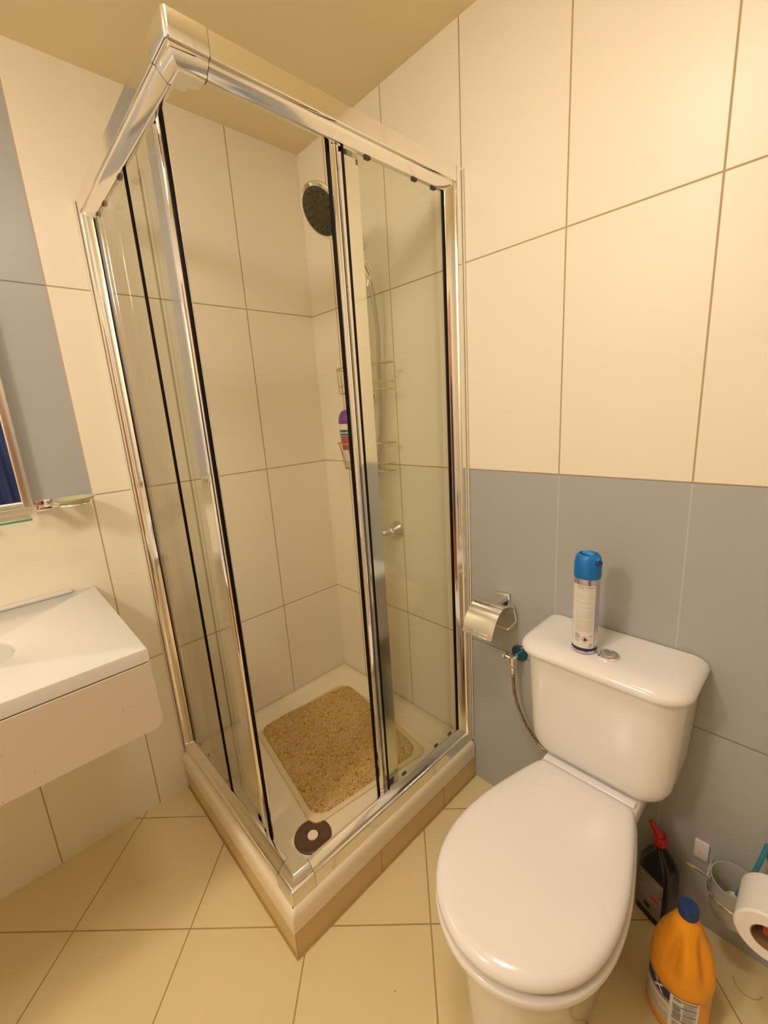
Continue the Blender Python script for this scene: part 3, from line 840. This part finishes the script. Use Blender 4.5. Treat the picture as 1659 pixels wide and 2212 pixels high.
FBT = (-.136, TY-.018)
b = BM(); lathe(b, [(.0245, .0), (.0245, .004), (.0225, .0062), (.0185, .0062), (.0178, .0045)], (FBT[0], FBT[1], .7663), (0, 0, 1), 40, cap1=True)
fb = obj('flush_button_ring', b, MT['bright'], cl, label='chrome ring')
b = BM(); lathe(b, [(.0165, .003), (.0165, .0062), (.015, .0072), (.004, .0066)], (FBT[0], FBT[1], .7663), (0, 0, 1), 40)
obj('flush_button', b, MT['satin'], tl, label='chrome flush button')

# ================================================================== AEROSOL CAN
CX, CY, CZ, CR = -.140, -1.213, .7672, .0285
ac = thing('aerosol_can', (CX, CY, CZ), 'air freshener spray can with bright blue cap standing on the cistern', 'spray can')
b = BM(); lathe(b, [(CR-.003, 0), (CR, .002), (CR+.0008, .006), (CR, .0085), (CR, .188), (CR-.002, .196), (CR-.006, .200)], (CX, CY, CZ), seg=56)
cb = obj('can_body', b, MT['canmetal'], ac)
b = BM(); lathe(b, [(CR+.0003, .0088), (CR+.0003, .016)], (CX, CY, CZ), seg=56, cap0=False, cap1=False); obj('navy_band', b, MT['navy'], cb)
CAMA = math.atan2(CAM_POS[1]-CY, CAM_POS[0]-CX)
ACW = CAMA - radians(6)
def cyl(x, y, dr=.0006, R0=CR, c=(CX, CY, CZ), a0=None):
    a_ = (ACW if a0 is None else a0) + x/R0
    return (c[0]+(R0+dr)*cos(a_), c[1]+(R0+dr)*sin(a_), c[2]+y)
def cylpatch(x0, x1, y0, y1, dr, R0=CR, c=(CX, CY, CZ), a0=None, n=18, bm=None):
    b = bm or BM(); loft(b, [[cyl(x0+(x1-x0)*k/n, y, dr, R0, c, a0) for k in range(n+1)] for y in (y0, y1)], False, False, close=False); return b
lb = obj('label', cylpatch(-.047, .0235, .0165, .178, .0005), MT['label'], cb, 60, label='white printed label')
b = BM()
y = .172
rows = []
rnd = random.Random(3)
while y > .058:
    wlen = rnd.uniform(.035, .041); cylpatch(-.020, -.020+wlen, y-.0011, y, .0009, bm=b, n=10)
    y -= .0036 if rnd.random() > .18 else .0062
obj('small_print', b, MT['lightink'], lb, 60)
b = BM()
for (x0, x1, yy) in ((-.020, .000, .1745), (.002, .019, .1735), (-.018, -.004, .1705)): cylpatch(x0, x1, yy, yy+.0016, .001, bm=b)
for (x0, x1, yy) in ((-.020, -.007, .050), (-.020, -.009, .0465), (-.020, -.006, .043), (-.020, -.009, .0395), (-.019, -.010, .034), (.013, .020, .028), (.013, .019, .024), (.010, .019, .0205), (.012, .020, .049)): cylpatch(x0, x1, yy, yy+.0016, .001, bm=b)
obj('dark_print', b, MT['ink'], lb, 60)
b = BM()
dc, ds = (.004, .040), .0092
for k in range(4):
    c0, c1 = [(0, 1), (1, 0), (0, -1), (-1, 0)][k], [(1, 0), (0, -1), (-1, 0), (0, 1)][k]
    o0 = [(dc[0]+c0[0]*ds, dc[1]+c0[1]*ds), (dc[0]+c1[0]*ds, dc[1]+c1[1]*ds)]; i0 = [(dc[0]+c0[0]*ds*.86, dc[1]+c0[1]*ds*.86), (dc[0]+c1[0]*ds*.86, dc[1]+c1[1]*ds*.86)]
    f = [b.verts.new(cyl(*q, .0011)) for q in (o0[0], o0[1], i0[1], i0[0])]; b.faces.new(f)
obj('hazard_diamond', b, MT['redink'], lb, 0)
b = BM()
fl = [(-.0032, -.0030), (.0032, -.0030), (.0038, -.0005), (.0022, .0020), (.0024, .0042), (.0004, .0030), (-.0006, .0052), (-.0020, .0022), (-.0036, .0004)]
b.faces.new([b.verts.new(cyl(dc[0]+x, dc[1]+yy, .0012)) for x, yy in fl]); obj('flame_symbol', b, MT['black'], lb, 0)
# cap with trigger
b = BM(); capc = (CX, CY, CZ)
S_ = 56; capr = [(CR+.0012, .1925), (CR+.0018, .194), (CR+.0014, .226), (CR-.001, .242), (CR-.005, .2485), (CR-.0085, .250)]
lathe(b, capr + [(CR-.0095, .2495), (CR-.0105, .2455)], capc, seg=S_, cap0=False, cap1=False)
cp = obj('cap', b, MT['blue'], ac, label='bright blue spray cap')
b = BM(); lathe(b, [(CR-.0104, .2448), (CR-.0106, .2460), (.001, .2460)], capc, seg=40); obj('cap_recess', b, MT['navyblue'], cp, label='recess with its shade coloured dark blue')  # darker blue disc paints the shade inside the open cap top
b = BM(); sd = CAMA + radians(52); dv = Vector((cos(sd), sin(sd), 0)); sv = Vector((-sin(sd), cos(sd), 0))
obox(b, Vector(capc)+Vector((0, 0, .2490))+dv*.001, dv, sv, (0, 0, 1), .030, .017, .0075, .0035, 3)
obox(b, Vector(capc)+Vector((0, 0, .2425))+dv*.0225, dv+Vector((0, 0, -1.1)), sv, Vector((0, 0, 1))+dv*1.1, .016, .013, .008, .003, 3)
obj('trigger', b, MT['lblue'], ac)
b = BM()
obox(b, Vector(capc)+Vector((0, 0, .2375))+dv*(CR-.0035), dv+Vector((0, 0, .8)), sv, Vector((0, 0, 1))-dv*.8, .006, .020, .022, .0028, 3)
obj('spray_opening', b, MT['navyblue'], cp)  # dark box stands for the shade in the spray hole

# ================================================================== TOILET PAPER HOLDER (chrome cover)
th_ = thing('toilet_paper_holder', (0, -.905, .76), 'chrome toilet paper holder with curved cover and no roll on the blue wall', 'toilet paper holder')
b = BM(); box(b, (-.010, -.928, .738), (-.0006, -.880, .786), .002, 2)
loft(b, [[(-.009, -.925, .782), (-.009, -.884, .782), (-.009, -.884, .765), (-.009, -.925, .765)], [(-.078, -.925, .776), (-.078, -.892, .776), (-.078, -.892, .768), (-.078, -.925, .768)]])
obj('bracket', b, MT['satin'], th_)
b = BM(); obox(b, (-.083, -.9005, .7745), (1, 0, 0), (0, 1, 0), (0, 0, 1), .011, .106, .0055, .001)
obj('hinge_bar', b, MT['bright'], th_)
b = BM(); cv = [(-.014, .740), (-.035, .758), (-.060, .7685), (-.085, .7695), (-.106, .761), (-.124, .743), (-.139, .718), (-.149, .696), (-.151, .691)]
cvp = catmull([(x, 0, z) for x, z in cv], 5)
rings = []
nn = len(cvp)
for i, p in enumerate(cvp):
    d = (cvp[min(i+1, nn-1)]-cvp[max(0, i-1)]).normalized(); nrm = Vector((-d.z, 0, d.x))*.0007
    q = i/(nn-1); hw = .0525 - (0 if q < .93 else .011*((q-.93)/.07)**2)
    rings.append([tuple(p+nrm+Vector((0, -.9005+hw, 0))), tuple(p+nrm+Vector((0, -.9005-hw, 0))), tuple(p-nrm+Vector((0, -.9005-hw, 0))), tuple(p-nrm+Vector((0, -.9005+hw, 0)))])
loft(b, rings); cvo = obj('cover', b, MT['satin'], th_, 50, label='curved brushed metal cover')
b = BM()
for i in (nn-8, nn-5):
    p = cvp[i]; d = (cvp[i+1]-cvp[i-1]).normalized(); nrm = Vector((-d.z, 0, d.x))
    if nrm.x > 0: nrm = -nrm
    obox(b, p+nrm*.0011+Vector((0, -.9005, 0)), (0, 1, 0), d, nrm, .072, .0022, .0014, .0004)
obj('cover_ribs', b, MT['bright'], cvo)
b = BM(); tube(b, [(-.004, -.952, .700), (-.05, -.953, .695), (-.058, -.945, .694), (-.058, -.870, .694)], .0033, 12, 6)
tube(b, [(-.0125, -.944, .755), (-.006, -.952, .70)], .003, 10)
obj('roll_bar', b, MT['bright'], th_)

# ================================================================== STOP VALVE AND HOSE
VP = Vector((0, -.962, .590))
sv_ = thing('stop_valve', tuple(VP), 'small chrome water valve with dark teal wall rosette beside the cistern', 'valve')
b = BM(); lathe(b, [(.0265, .0006), (.0265, .004), (.023, .008), (.010, .010), (.009, .009)], VP, (-1, 0, 0), 48); obj('rosette', b, MT['teal'], sv_, label='dark teal rosette')
b = BM(); tube(b, [VP+Vector((-.006, 0, 0)), VP+Vector((-.048, 0, 0))], .0075, 20)
lathe(b, [(.0115, -.014), (.012, -.012), (.012, .012), (.0095, .014)], VP+Vector((-.042, 0, -.006)), (0, 0, 1), 24)
lathe(b, [(.011, 0), (.0115, .002), (.0115, .010), (.009, .012)], VP+Vector((-.042, 0, -.034)), (0, 0, 1), 6)
obj('valve_body', b, MT['bright'], sv_)
b = BM(); tube(b, [VP+Vector((-.044, .008, .0)), VP+Vector((-.046, .026, .002))], .005, 12); lathe(b, [(.010, 0), (.0125, .002), (.0125, .009), (.010, .011)], VP+Vector((-.046, .022, .002)), (0, 1, .1), 8)
obj('valve_handle', b, MT['satin'], sv_)
sh_ = thing('supply_hose', tuple(VP+Vector((-.042, 0, -.05))), 'braided steel water hose curving down from the valve behind the cistern', 'hose')
b = BM(); tube(b, [VP+Vector((-.042, 0, -.036)), VP+Vector((-.042, -.001, -.07)), VP+Vector((-.040, -.006, -.13)), VP+Vector((-.034, -.028, -.20)), VP+Vector((-.028, -.066, -.262)), VP+Vector((-.032, -.110, -.285)), VP+Vector((-.046, -.148, -.262)), VP+Vector((-.05, -.160, -.21)), VP+Vector((-.05, -.162, -.172))], .0052, 12, 8)
obj('tube', b, MT['braid'], sh_)
b = BM(); lathe(b, [(.0072, -.016), (.0085, -.014), (.0085, .0), (.007, .002)], VP+Vector((-.042, 0, -.038)), (0, 0, 1), 20); obj('end_nut', b, MT['satin'], sh_)

# ================================================================== DARK BOTTLE BEHIND TOILET
DX, DY = -.055, -1.398
db = thing('toilet_cleaner_bottle', (DX, DY, 0), 'black cleaner bottle with red cap standing between toilet and wall', 'bottle')
def drect(z, w_, d_, r_, rot=radians(-22), ox=0, oy=0):
    out = []
    for a_, c_ in rrect(d_, w_, r_, 5):
        out.append((DX+ox+a_*cos(rot)-c_*sin(rot), DY+oy+a_*sin(rot)+c_*cos(rot), z))
    return out
b = BM(); loft(b, [drect(.001, .078, .050, .012), drect(.004, .084, .056, .014), drect(.15, .084, .056, .014), drect(.175, .080, .054, .016), drect(.198, .062, .046, .018), drect(.212, .038, .036, .015), drect(.222, .026, .026, .0125, oy=.002), drect(.236, .024, .024, .0115, oy=.004)])
obj('bottle_body', b, MT['blackb'], db)
b = BM()
lathe(b, [(.0155, 0), (.017, .002), (.0165, .018), (.0125, .024)], (DX, DY+.004, .2365), (0, 0, 1), 28)
tube(b, [(DX-.001, DY+.005, .256), (DX+.002, DY+.018, .272), (DX+.004, DY+.030, .284)], lambda t: .0105-.005*t, 16, 5)
obj('cap', b, MT['red'], db, label='red angled cap')
b = BM(); rt_ = radians(-22)
nf = Vector((-cos(rt_), -sin(rt_), 0)); sd2 = Vector((sin(rt_), -cos(rt_), 0))
obox(b, Vector((DX, DY, .085))+nf*.0283, nf, sd2, (0, 0, 1), .0008, .066, .120)
dl = obj('label', b, MT['dlabel'], db, 0, label='dull printed label')
b = BM()
for k in range(9): obox(b, Vector((DX, DY, .134-.0085*k))+nf*.0290+sd2*rnd.uniform(-.002, .002), nf, sd2, (0, 0, 1), .0006, rnd.uniform(.04, .056), .0012)
obj('small_print', b, MT['lightink'], dl, 0)
b = BM(); obox(b, Vector((DX, DY, .045))+nf*.0291+sd2*(-.004), nf, sd2, (0, 0, 1), .0006, .016, .014); obj('dark_square', b, MT['black'], dl, 0)
b = BM(); obox(b, Vector((DX, DY, .082))+nf*.0292+sd2*(.014), nf, sd2, (0, 0, 1), .0006, .018, .012); obj('red_mark', b, MT['redink'], dl, 0)

# ================================================================== BLEACH JUG
JX, JY = -.232, -1.489
JA = math.atan2(CAM_POS[1]-JY, CAM_POS[0]-JX)   # faces the camera
jg = thing('bleach_jug', (JX, JY, 0), 'yellow plastic bleach jug with blue cap and built-in handle on the floor', 'jug')
jf = Vector((cos(JA+.35), sin(JA+.35), 0)); js = Vector((-jf.y, jf.x, 0)); jc = Vector((JX, JY, 0))
NS = 64
JPROF = [(.001, .050), (.004, .057), (.012, .0595), (.018, .0595), (.022, .058), (.122, .058), (.126, .0598), (.134, .0605), (.150, .0595), (.185, .0555), (.215, .047), (.240, .036), (.262, .027), (.274, .0195), (.281, .0165), (.287, .0155)]
def jrad(z):
    for (za, ra), (zb, rb_) in zip(JPROF, JPROF[1:]):
        if z <= zb: return ra+(rb_-ra)*(z-za)/(zb-za)
    return JPROF[-1][1]
zs = [JPROF[k][0] for k in range(8)] + [.134+.005*k for k in range(1, 27)] + [.268, .274, .281, .287]
rings = []
for z in zs:
    row = []
    for k in range(NS):
        a_ = 2*pi*k/NS; r = jrad(z)
        # finger hollows either side of the handle rib on the camera-facing side
        if .145 < z < .262:
            zz = sin(pi*(z-.145)/(.262-.145))
            da = (a_+pi) % (2*pi)-pi
            hollow = math.exp(-((abs(da)-.64)/.27)**2)*.017*zz*(1.0 if abs(da) > .2 else .6)
            r = max(r - hollow*min(1, r/.04), .010)
        shift = -.010*min(1, max(0, (z-.15)/.12))
        row.append(jc + jf*(r*cos(a_)+shift*0) + js*(r*sin(a_)) + Vector((0, 0, z)))
    rings.append(row)
b = BM(); loft(b, rings); jb = obj('jug_body', b, MT['yellow'], jg, 60)
b = BM(); lathe(b, [(.0170, .2825), (.0180, .284), (.0180, .3065), (.016, .3095), (.004, .3100)], jc, (0, 0, 1), 40)
for k in range(28):
    a_ = 2*pi*k/28; obox(b, jc+Vector((.0179*cos(a_), .0179*sin(a_), .295)), (cos(a_), sin(a_), 0), (-sin(a_), cos(a_), 0), (0, 0, 1), .0010, .0015, .020)
obj('cap', b, MT['capblue'], jg, label='dark blue screw cap')
JL = dict(R0=.058, c=(JX, JY, 0), a0=JA)
jl = obj('label', cylpatch(-.075, .041, .026, .119, .0006, n=40, **JL), MT['label'], jb, 60, label='white printed label')
b = BM(); cylpatch(-.075, -.0125, .092, .1175, .0010, n=16, bm=b, **JL); obj('brand_panel', b, MT['navy'], jl, 60)
b = BM(); cylpatch(-.075, -.0125, .084, .0905, .0010, n=16, bm=b, **JL); cylpatch(-.070, -.016, .070, .0715, .0010, n=16, bm=b, **JL); cylpatch(-.070, -.016, .063, .0642, .0010, n=16, bm=b, **JL); obj('dark_strip', b, MT['ink'], jl, 60)
b = BM(); cylpatch(-.075, -.034, .028, .058, .0010, n=16, bm=b, **JL); cylpatch(-.032, -.0125, .028, .052, .0010, n=16, bm=b, **JL); obj('grey_picture', b, MT['lightink'], jl, 60)
def jfn(x, y): return cyl(x-.036, y+.1045, .0016, .058, (JX, JY, 0), JA)
obj('lettering', text_bm('X', .030, jfn, True), MT['whiteink'], jl, 0)
b = BM(); cylpatch(-.0115, -.0072, .026, .119, .0012, n=4, bm=b, **JL); cylpatch(.0372, .041, .026, .119, .0012, n=4, bm=b, **JL); obj('white_margin', b, MT['whiteink'], jl, 60)
b = BM()
for yy in (.1135, .0955, .0760, .0560): cylpatch(-.0065 if yy != .076 else .012, .0365, yy, yy+.0016, .0012, n=14, bm=b, **JL)
for yy in (.1085, .0905, .0865, .0825): cylpatch(-.0055, .008, yy, yy+.0016, .0012, n=8, bm=b, **JL)
obj('table_rules', b, MT['black'], jl, 60)
b = BM()
yy = .1105
while yy > .030:
    if not any(abs(yy-q) < .0028 for q in (.1135, .0955, .0760, .0560)): cylpatch(.012 if yy > .05 else -.004, .012+rnd.uniform(.019, .024), yy, yy+.0009, .0012, n=10, bm=b, **JL)
    yy -= .0024
obj('small_print', b, MT['ink'], jl, 60)
b = BM(); cylpatch(-.0050, .0090, .0600, .0790, .0012, n=8, bm=b, **JL); obj('picture_block', b, MT['ink'], jl, 60)

# ================================================================== TOILET ROLL ON HOLDER, BRUSH SET
rc = (-1.613, .313)
rl = thing('toilet_roll', (-.15, rc[0], rc[1]), 'white toilet paper roll at the right edge on a wall arm', 'toilet roll')
b = BM(); R1, R2 = .0555, .0285
lathe(b, [(R2, .1), (R1-.004, .1), (R1, .104), (R1, .198), (R1-.004, .202), (R2, .202), (R2, .1)], (0, rc[0], rc[1]), (-1, 0, 0), 64, False, False)
obj('paper', b, MT['paper'], rl)
b = BM(); lathe(b, [(R2-.0004, .1005), (R2-.0004, .2015), (R2-.0020, .2015), (R2-.0020, .1005), (R2-.0004, .1005)], (0, rc[0], rc[1]), (-1, 0, 0), 40, False, False)
obj('cardboard_core', b, MT['card'], rl)
rh = thing('roll_holder_arm', (0, rc[0], rc[1]+.012), 'wall-mounted arm carrying the white toilet roll', 'toilet roll holder')
b = BM(); lathe(b, [(.026, .0006), (.026, .006), (.020, .010), (.008, .012)], (0, rc[0], rc[1]+.012), (-1, 0, 0), 32)
tube(b, [(-.008, rc[0], rc[1]+.012), (-.17, rc[0], rc[1]+.012)], .0085, 16); obj('arm', b, MT['bright'], rh)
b = BM(); box(b, (-.196, rc[0]-.011, rc[1]-.002), (-.170, rc[0]+.011, rc[1]+.022), .003, 3); obj('end_cap', b, MT['brown'], rh, label='red-brown end cap')
bs = thing('toilet_brush_holder', (0, -1.53, .16), 'wall-mounted frosted cup of a toilet brush set on a chrome ring', 'toilet brush holder')
BC = (-.066, -1.548)
b = BM(); box(b, (-.006, -1.488, .208), (-.0006, -1.458, .262), .0015); obj('wall_plate', b, MT['plate'], bs, label='white speckled wall plate')
b = BM(); box(b, (-.060, -1.4985, .2200), (-.0006, -1.4935, .2250), .001)
tube(b, [(BC[0]+.0475*cos(2*pi*k/40), BC[1]+.0475*sin(2*pi*k/40), .222) for k in range(40)], .0030, 8, closed=True)
box(b, (-.056, -1.4980, .2195), (-.0515, -1.452, .2245), .001)
obj('ring_arm', b, MT['bright'], bs)
b = BM(); lathe(b, [(.008, .155), (.028, .156), (.040, .166), (.0435, .190), (.0435, .242), (.0475, .264), (.0450, .264), (.0405, .242), (.0405, .193), (.036, .170), (.010, .163)], (BC[0], BC[1], 0), (0, 0, 1), 48)
obj('cup', b, MT['frosted'], bs, label='frosted glass cup')
br = thing('toilet_brush', (BC[0], BC[1], .17), 'teal-handled toilet brush standing in the frosted cup behind the roll', 'toilet brush')
b = BM(); tube(b, [(BC[0]-.004, BC[1]-.004, .225), (BC[0]+.006, BC[1]-.020, .275), (BC[0]+.016, BC[1]-.033, .335), (BC[0]+.022, BC[1]-.040, .385)], lambda t: .0055-.001*t, 14, 5); obj('handle', b, MT['tealp'], br)
b = BM(); lathe(b, [(.004, .170), (.018, .176), (.022, .190), (.021, .212), (.012, .226), (.006, .232)], (BC[0]-.006, BC[1], 0), (0, 0, 1), 28); obj('brush_head', b, MT['bristle'], br)

# ================================================================== WASHBASIN COUNTER
VX1, VY = -.946, -.574
ct = thing('washbasin_counter', (-1.45, 0, .70), 'white wall-hung washbasin counter with deep speckled front', 'washbasin')
X0c = -1.95
b = BM(); hc = Vector((-1.405, -.318)); hrx, hry = .242, .168; NT = 96
def rectpt(a_):
    c_, s_ = cos(a_), sin(a_); tx = ((VX1-hc.x) if c_ > 0 else (X0c-hc.x)); ty = ((-.0012-hc.y) if s_ > 0 else (VY-hc.y))
    k = min(abs(tx/c_) if abs(c_) > 1e-9 else 1e9, abs(ty/s_) if abs(s_) > 1e-9 else 1e9)
    return (hc.x+c_*k, hc.y+s_*k)
angs = sorted(set([2*pi*k/NT for k in range(NT)] + [math.atan2(yc-hc.y, xc-hc.x) % (2*pi) for xc in (VX1, X0c) for yc in (-.0012, VY)]))
def er(f, z): return [(hc.x+hrx*f*cos(a_), hc.y+hry*f*sin(a_), z) for a_ in angs]
def rr_(z, i=0): return [(*rectpt(a_), z) for a_ in angs]
def rr_in(z, d):
    return [(min(max(x, X0c+d), VX1-d), min(max(y, VY+d), -.0012-d), z) for x, y in (rectpt(a_) for a_ in angs)]
loft(b, [er(1.0, .858), er(1.0, .883), er(1.006, .8875), er(1.02, .890), rr_in(.890, .003), rr_in(.8885, .0006), rr_(.8865), rr_(.858), er(1.0, .858)], False, False)
obj('worktop', b, MT['counter'], ct, 40)
b = BM(); loft(b, [er(1.0, .876), er(.985, .862), er(.93, .82), er(.82, .775), er(.6, .748), er(.3, .738), er(.1, .735)], False, True)
bs_ = obj('basin', b, MT['basin'], ct, 60)
b = BM(); lathe(b, [(.022, .0), (.022, .003), (.017, .004)], (hc.x, hc.y, .7355), seg=32); obj('drain', b, MT['bright'], bs_)
# deep front apron, slightly proud, with a rounded lower corner
b = BM(); ap = [(VX1-.001, .8545), (X0c, .8545), (X0c, .690)]
for k in range(7): a_ = radians(-90+90*k/6); ap.append((VX1+.002-.022+.022*cos(a_), .690+.022+.022*sin(a_)))
prism(b, ap, lambda x, z, t: (x, t, z), VY-.003, VY+.017)
obj('front_apron', b, MT['quartz'], ct, 30, label='speckled front panel')
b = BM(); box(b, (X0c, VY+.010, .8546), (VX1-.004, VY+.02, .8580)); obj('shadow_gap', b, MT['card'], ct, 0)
b = BM(); box(b, (X0c, VY+.0172, .742), (X0c+.018, -.0012, .8575)); obj('end_support', b, MT['counter'], ct, 0); b = BM(); box(b, (VX1-.030, -.03, .80), (VX1-.012, -.0012, .8575)); obj('end_support', b, MT['counter'], ct, 0)
b = BM(); box(b, (X0c, -.016, .8905), (-1.005, -.0012, .900), .002, 3); obj('upstand', b, MT['counter'], ct)

# ================================================================== MIRROR, SHELF, SOAP DISH
mr_ = thing('wall_mirror', (-1.5, 0, 1.18), 'wall mirror with silver frame over the washbasin at the left edge', 'mirror')
mt0, mb, mrx, mlx = 1.80, 1.168, -1.045, -1.95
b = BM()
fw = .024
def frame_seg(p0, p1): box(b, p0, p1, .003, 3)
box(b, (mrx-fw, -.024, mb), (mrx, -.0008, mt0), .003, 3); box(b, (mlx, -.024, mb), (mlx+fw, -.0008, mt0), .003, 3)
box(b, (mlx+fw-.004, -.0235, mb), (mrx-fw+.004, -.0008, mb+fw*.8), .003, 3); box(b, (mlx+fw-.004, -.0235, mt0-fw), (mrx-fw+.004, -.0008, mt0), .003, 3)
obj('frame', b, MT['satin'], mr_)
b = BM(); box(b, (mlx+fw-.002, -.014, mb+fw*.8-.002), (mrx-fw+.002, -.010, mt0-fw+.002)); obj('mirror_glass', b, MT['mirror'], mr_, 0)
gs = thing('glass_shelf', (-1.5, 0, 1.145), 'thin green-edged glass shelf below the mirror', 'shelf')
b = BM(); box(b, (-1.90, -.105, 1.1445), (-1.060, -.012, 1.1505), .001, 2); sg = obj('glass_plate', b, MT['cglass'], gs, 30)
b = BM(); box(b, (-1.90, -.1062, 1.1450), (-1.060, -.1050, 1.1500)); obj('front_edge', b, MT['gedge'], sg, 0)
for x in (-1.80, -1.16):
    b = BM(); box(b, (x-.008, -.030, 1.136), (x+.008, -.0008, 1.1442), .002); obj('shelf_bracket', b, MT['bright'], gs)
sd_ = thing('soap_dish', (-.97, 0, 1.165), 'chrome wall bracket with pale glass soap dish right of the mirror', 'soap dish')
b = BM(); box(b, (-1.040, -.007, 1.152), (-1.004, -.0008, 1.184), .0015); box(b, (-1.036, -.052, 1.160), (-1.006, -.006, 1.172), .002)
box(b, (-1.038, -.064, 1.1625), (-.984, -.052, 1.1705), .0015)
tube(b, [(-.952+.037*cos(2*pi*k/40), -.062+.037*sin(2*pi*k/40), 1.166) for k in range(40)], .0030, 8, closed=True)
obj('bracket', b, MT['bright'], sd_)
b = BM(); lathe(b, [(.020, 1.158), (.033, 1.162), (.0325, 1.170), (.050, 1.180), (.052, 1.184), (.049, 1.1835), (.031, 1.1745), (.028, 1.166), (.018, 1.163)], (-.952, -.062, 0), (0, 0, 1), 44)
obj('dish', b, simple('pale_green_glass', (0.80, 0.80, 0.55), 0.12, trans=0.5, noise=0.02), sd_)

# ================================================================== DOOR BEHIND THE CAMERA
wood = simple('orange_brown_wood', (0.34, 0.115, 0.028), 0.35, noise=0.25, nscale=5)
b = BM(); box(b, (-1.78, YREAR+.0005, .004), (-.78, YREAR+.012, 2.06)); dd = struct('door_1', b, wood)
for (x0, x1) in ((-1.66, -1.32), (-1.24, -.90)):
    for (z0, z1) in ((.18, .86), (.98, 1.90)):
        b = BM(); box(b, (x0, YREAR+.0125, z0), (x1, YREAR+.022, z1), .006, 2); obj('door_panel', b, wood, dd)
b = BM(); tube(b, [(-1.71, YREAR+.012, 1.02), (-1.71, YREAR+.055, 1.02), (-1.60, YREAR+.055, 1.02)], .009, 12); obj('door_handle', b, MT['bright'], dd)

# ================================================================== DARK BLUE GARMENT added behind the camera for the mirror, in place of the photographer
gm = thing('jacket_stand_in', (-.95, YREAR+.022, 1.0), 'dark navy jacket standing in for the photographer, seen only in the mirror', 'jacket')
b = BM(); rows_ = []
for i in range(19):
    z = .55+.055*i*1.0; row = []
    for k in range(41):
        q = k/40; wv = .17 - .04*max(0, (z-1.3)/.25); x = -.96 + (q-.5)*2*wv
        d = .03 + .05*sin(pi*q) + .012*sin(q*38+z*3) + .008*sin(z*19+q*9)
        row.append((x, YREAR+.026+d, z))
    row += [(p[0], YREAR+.0245, p[2]) for p in row[::-1]]
    rows_.append(row)
loft(b, rows_); obj('cloth', b, MT['fabric'], gm, 80)
b = BM(); tube(b, [(-.96, YREAR+.0225, 1.585), (-.96, YREAR+.055, 1.58), (-.96, YREAR+.065, 1.60)], .004, 10); obj('hook', b, MT['bright'], gm)
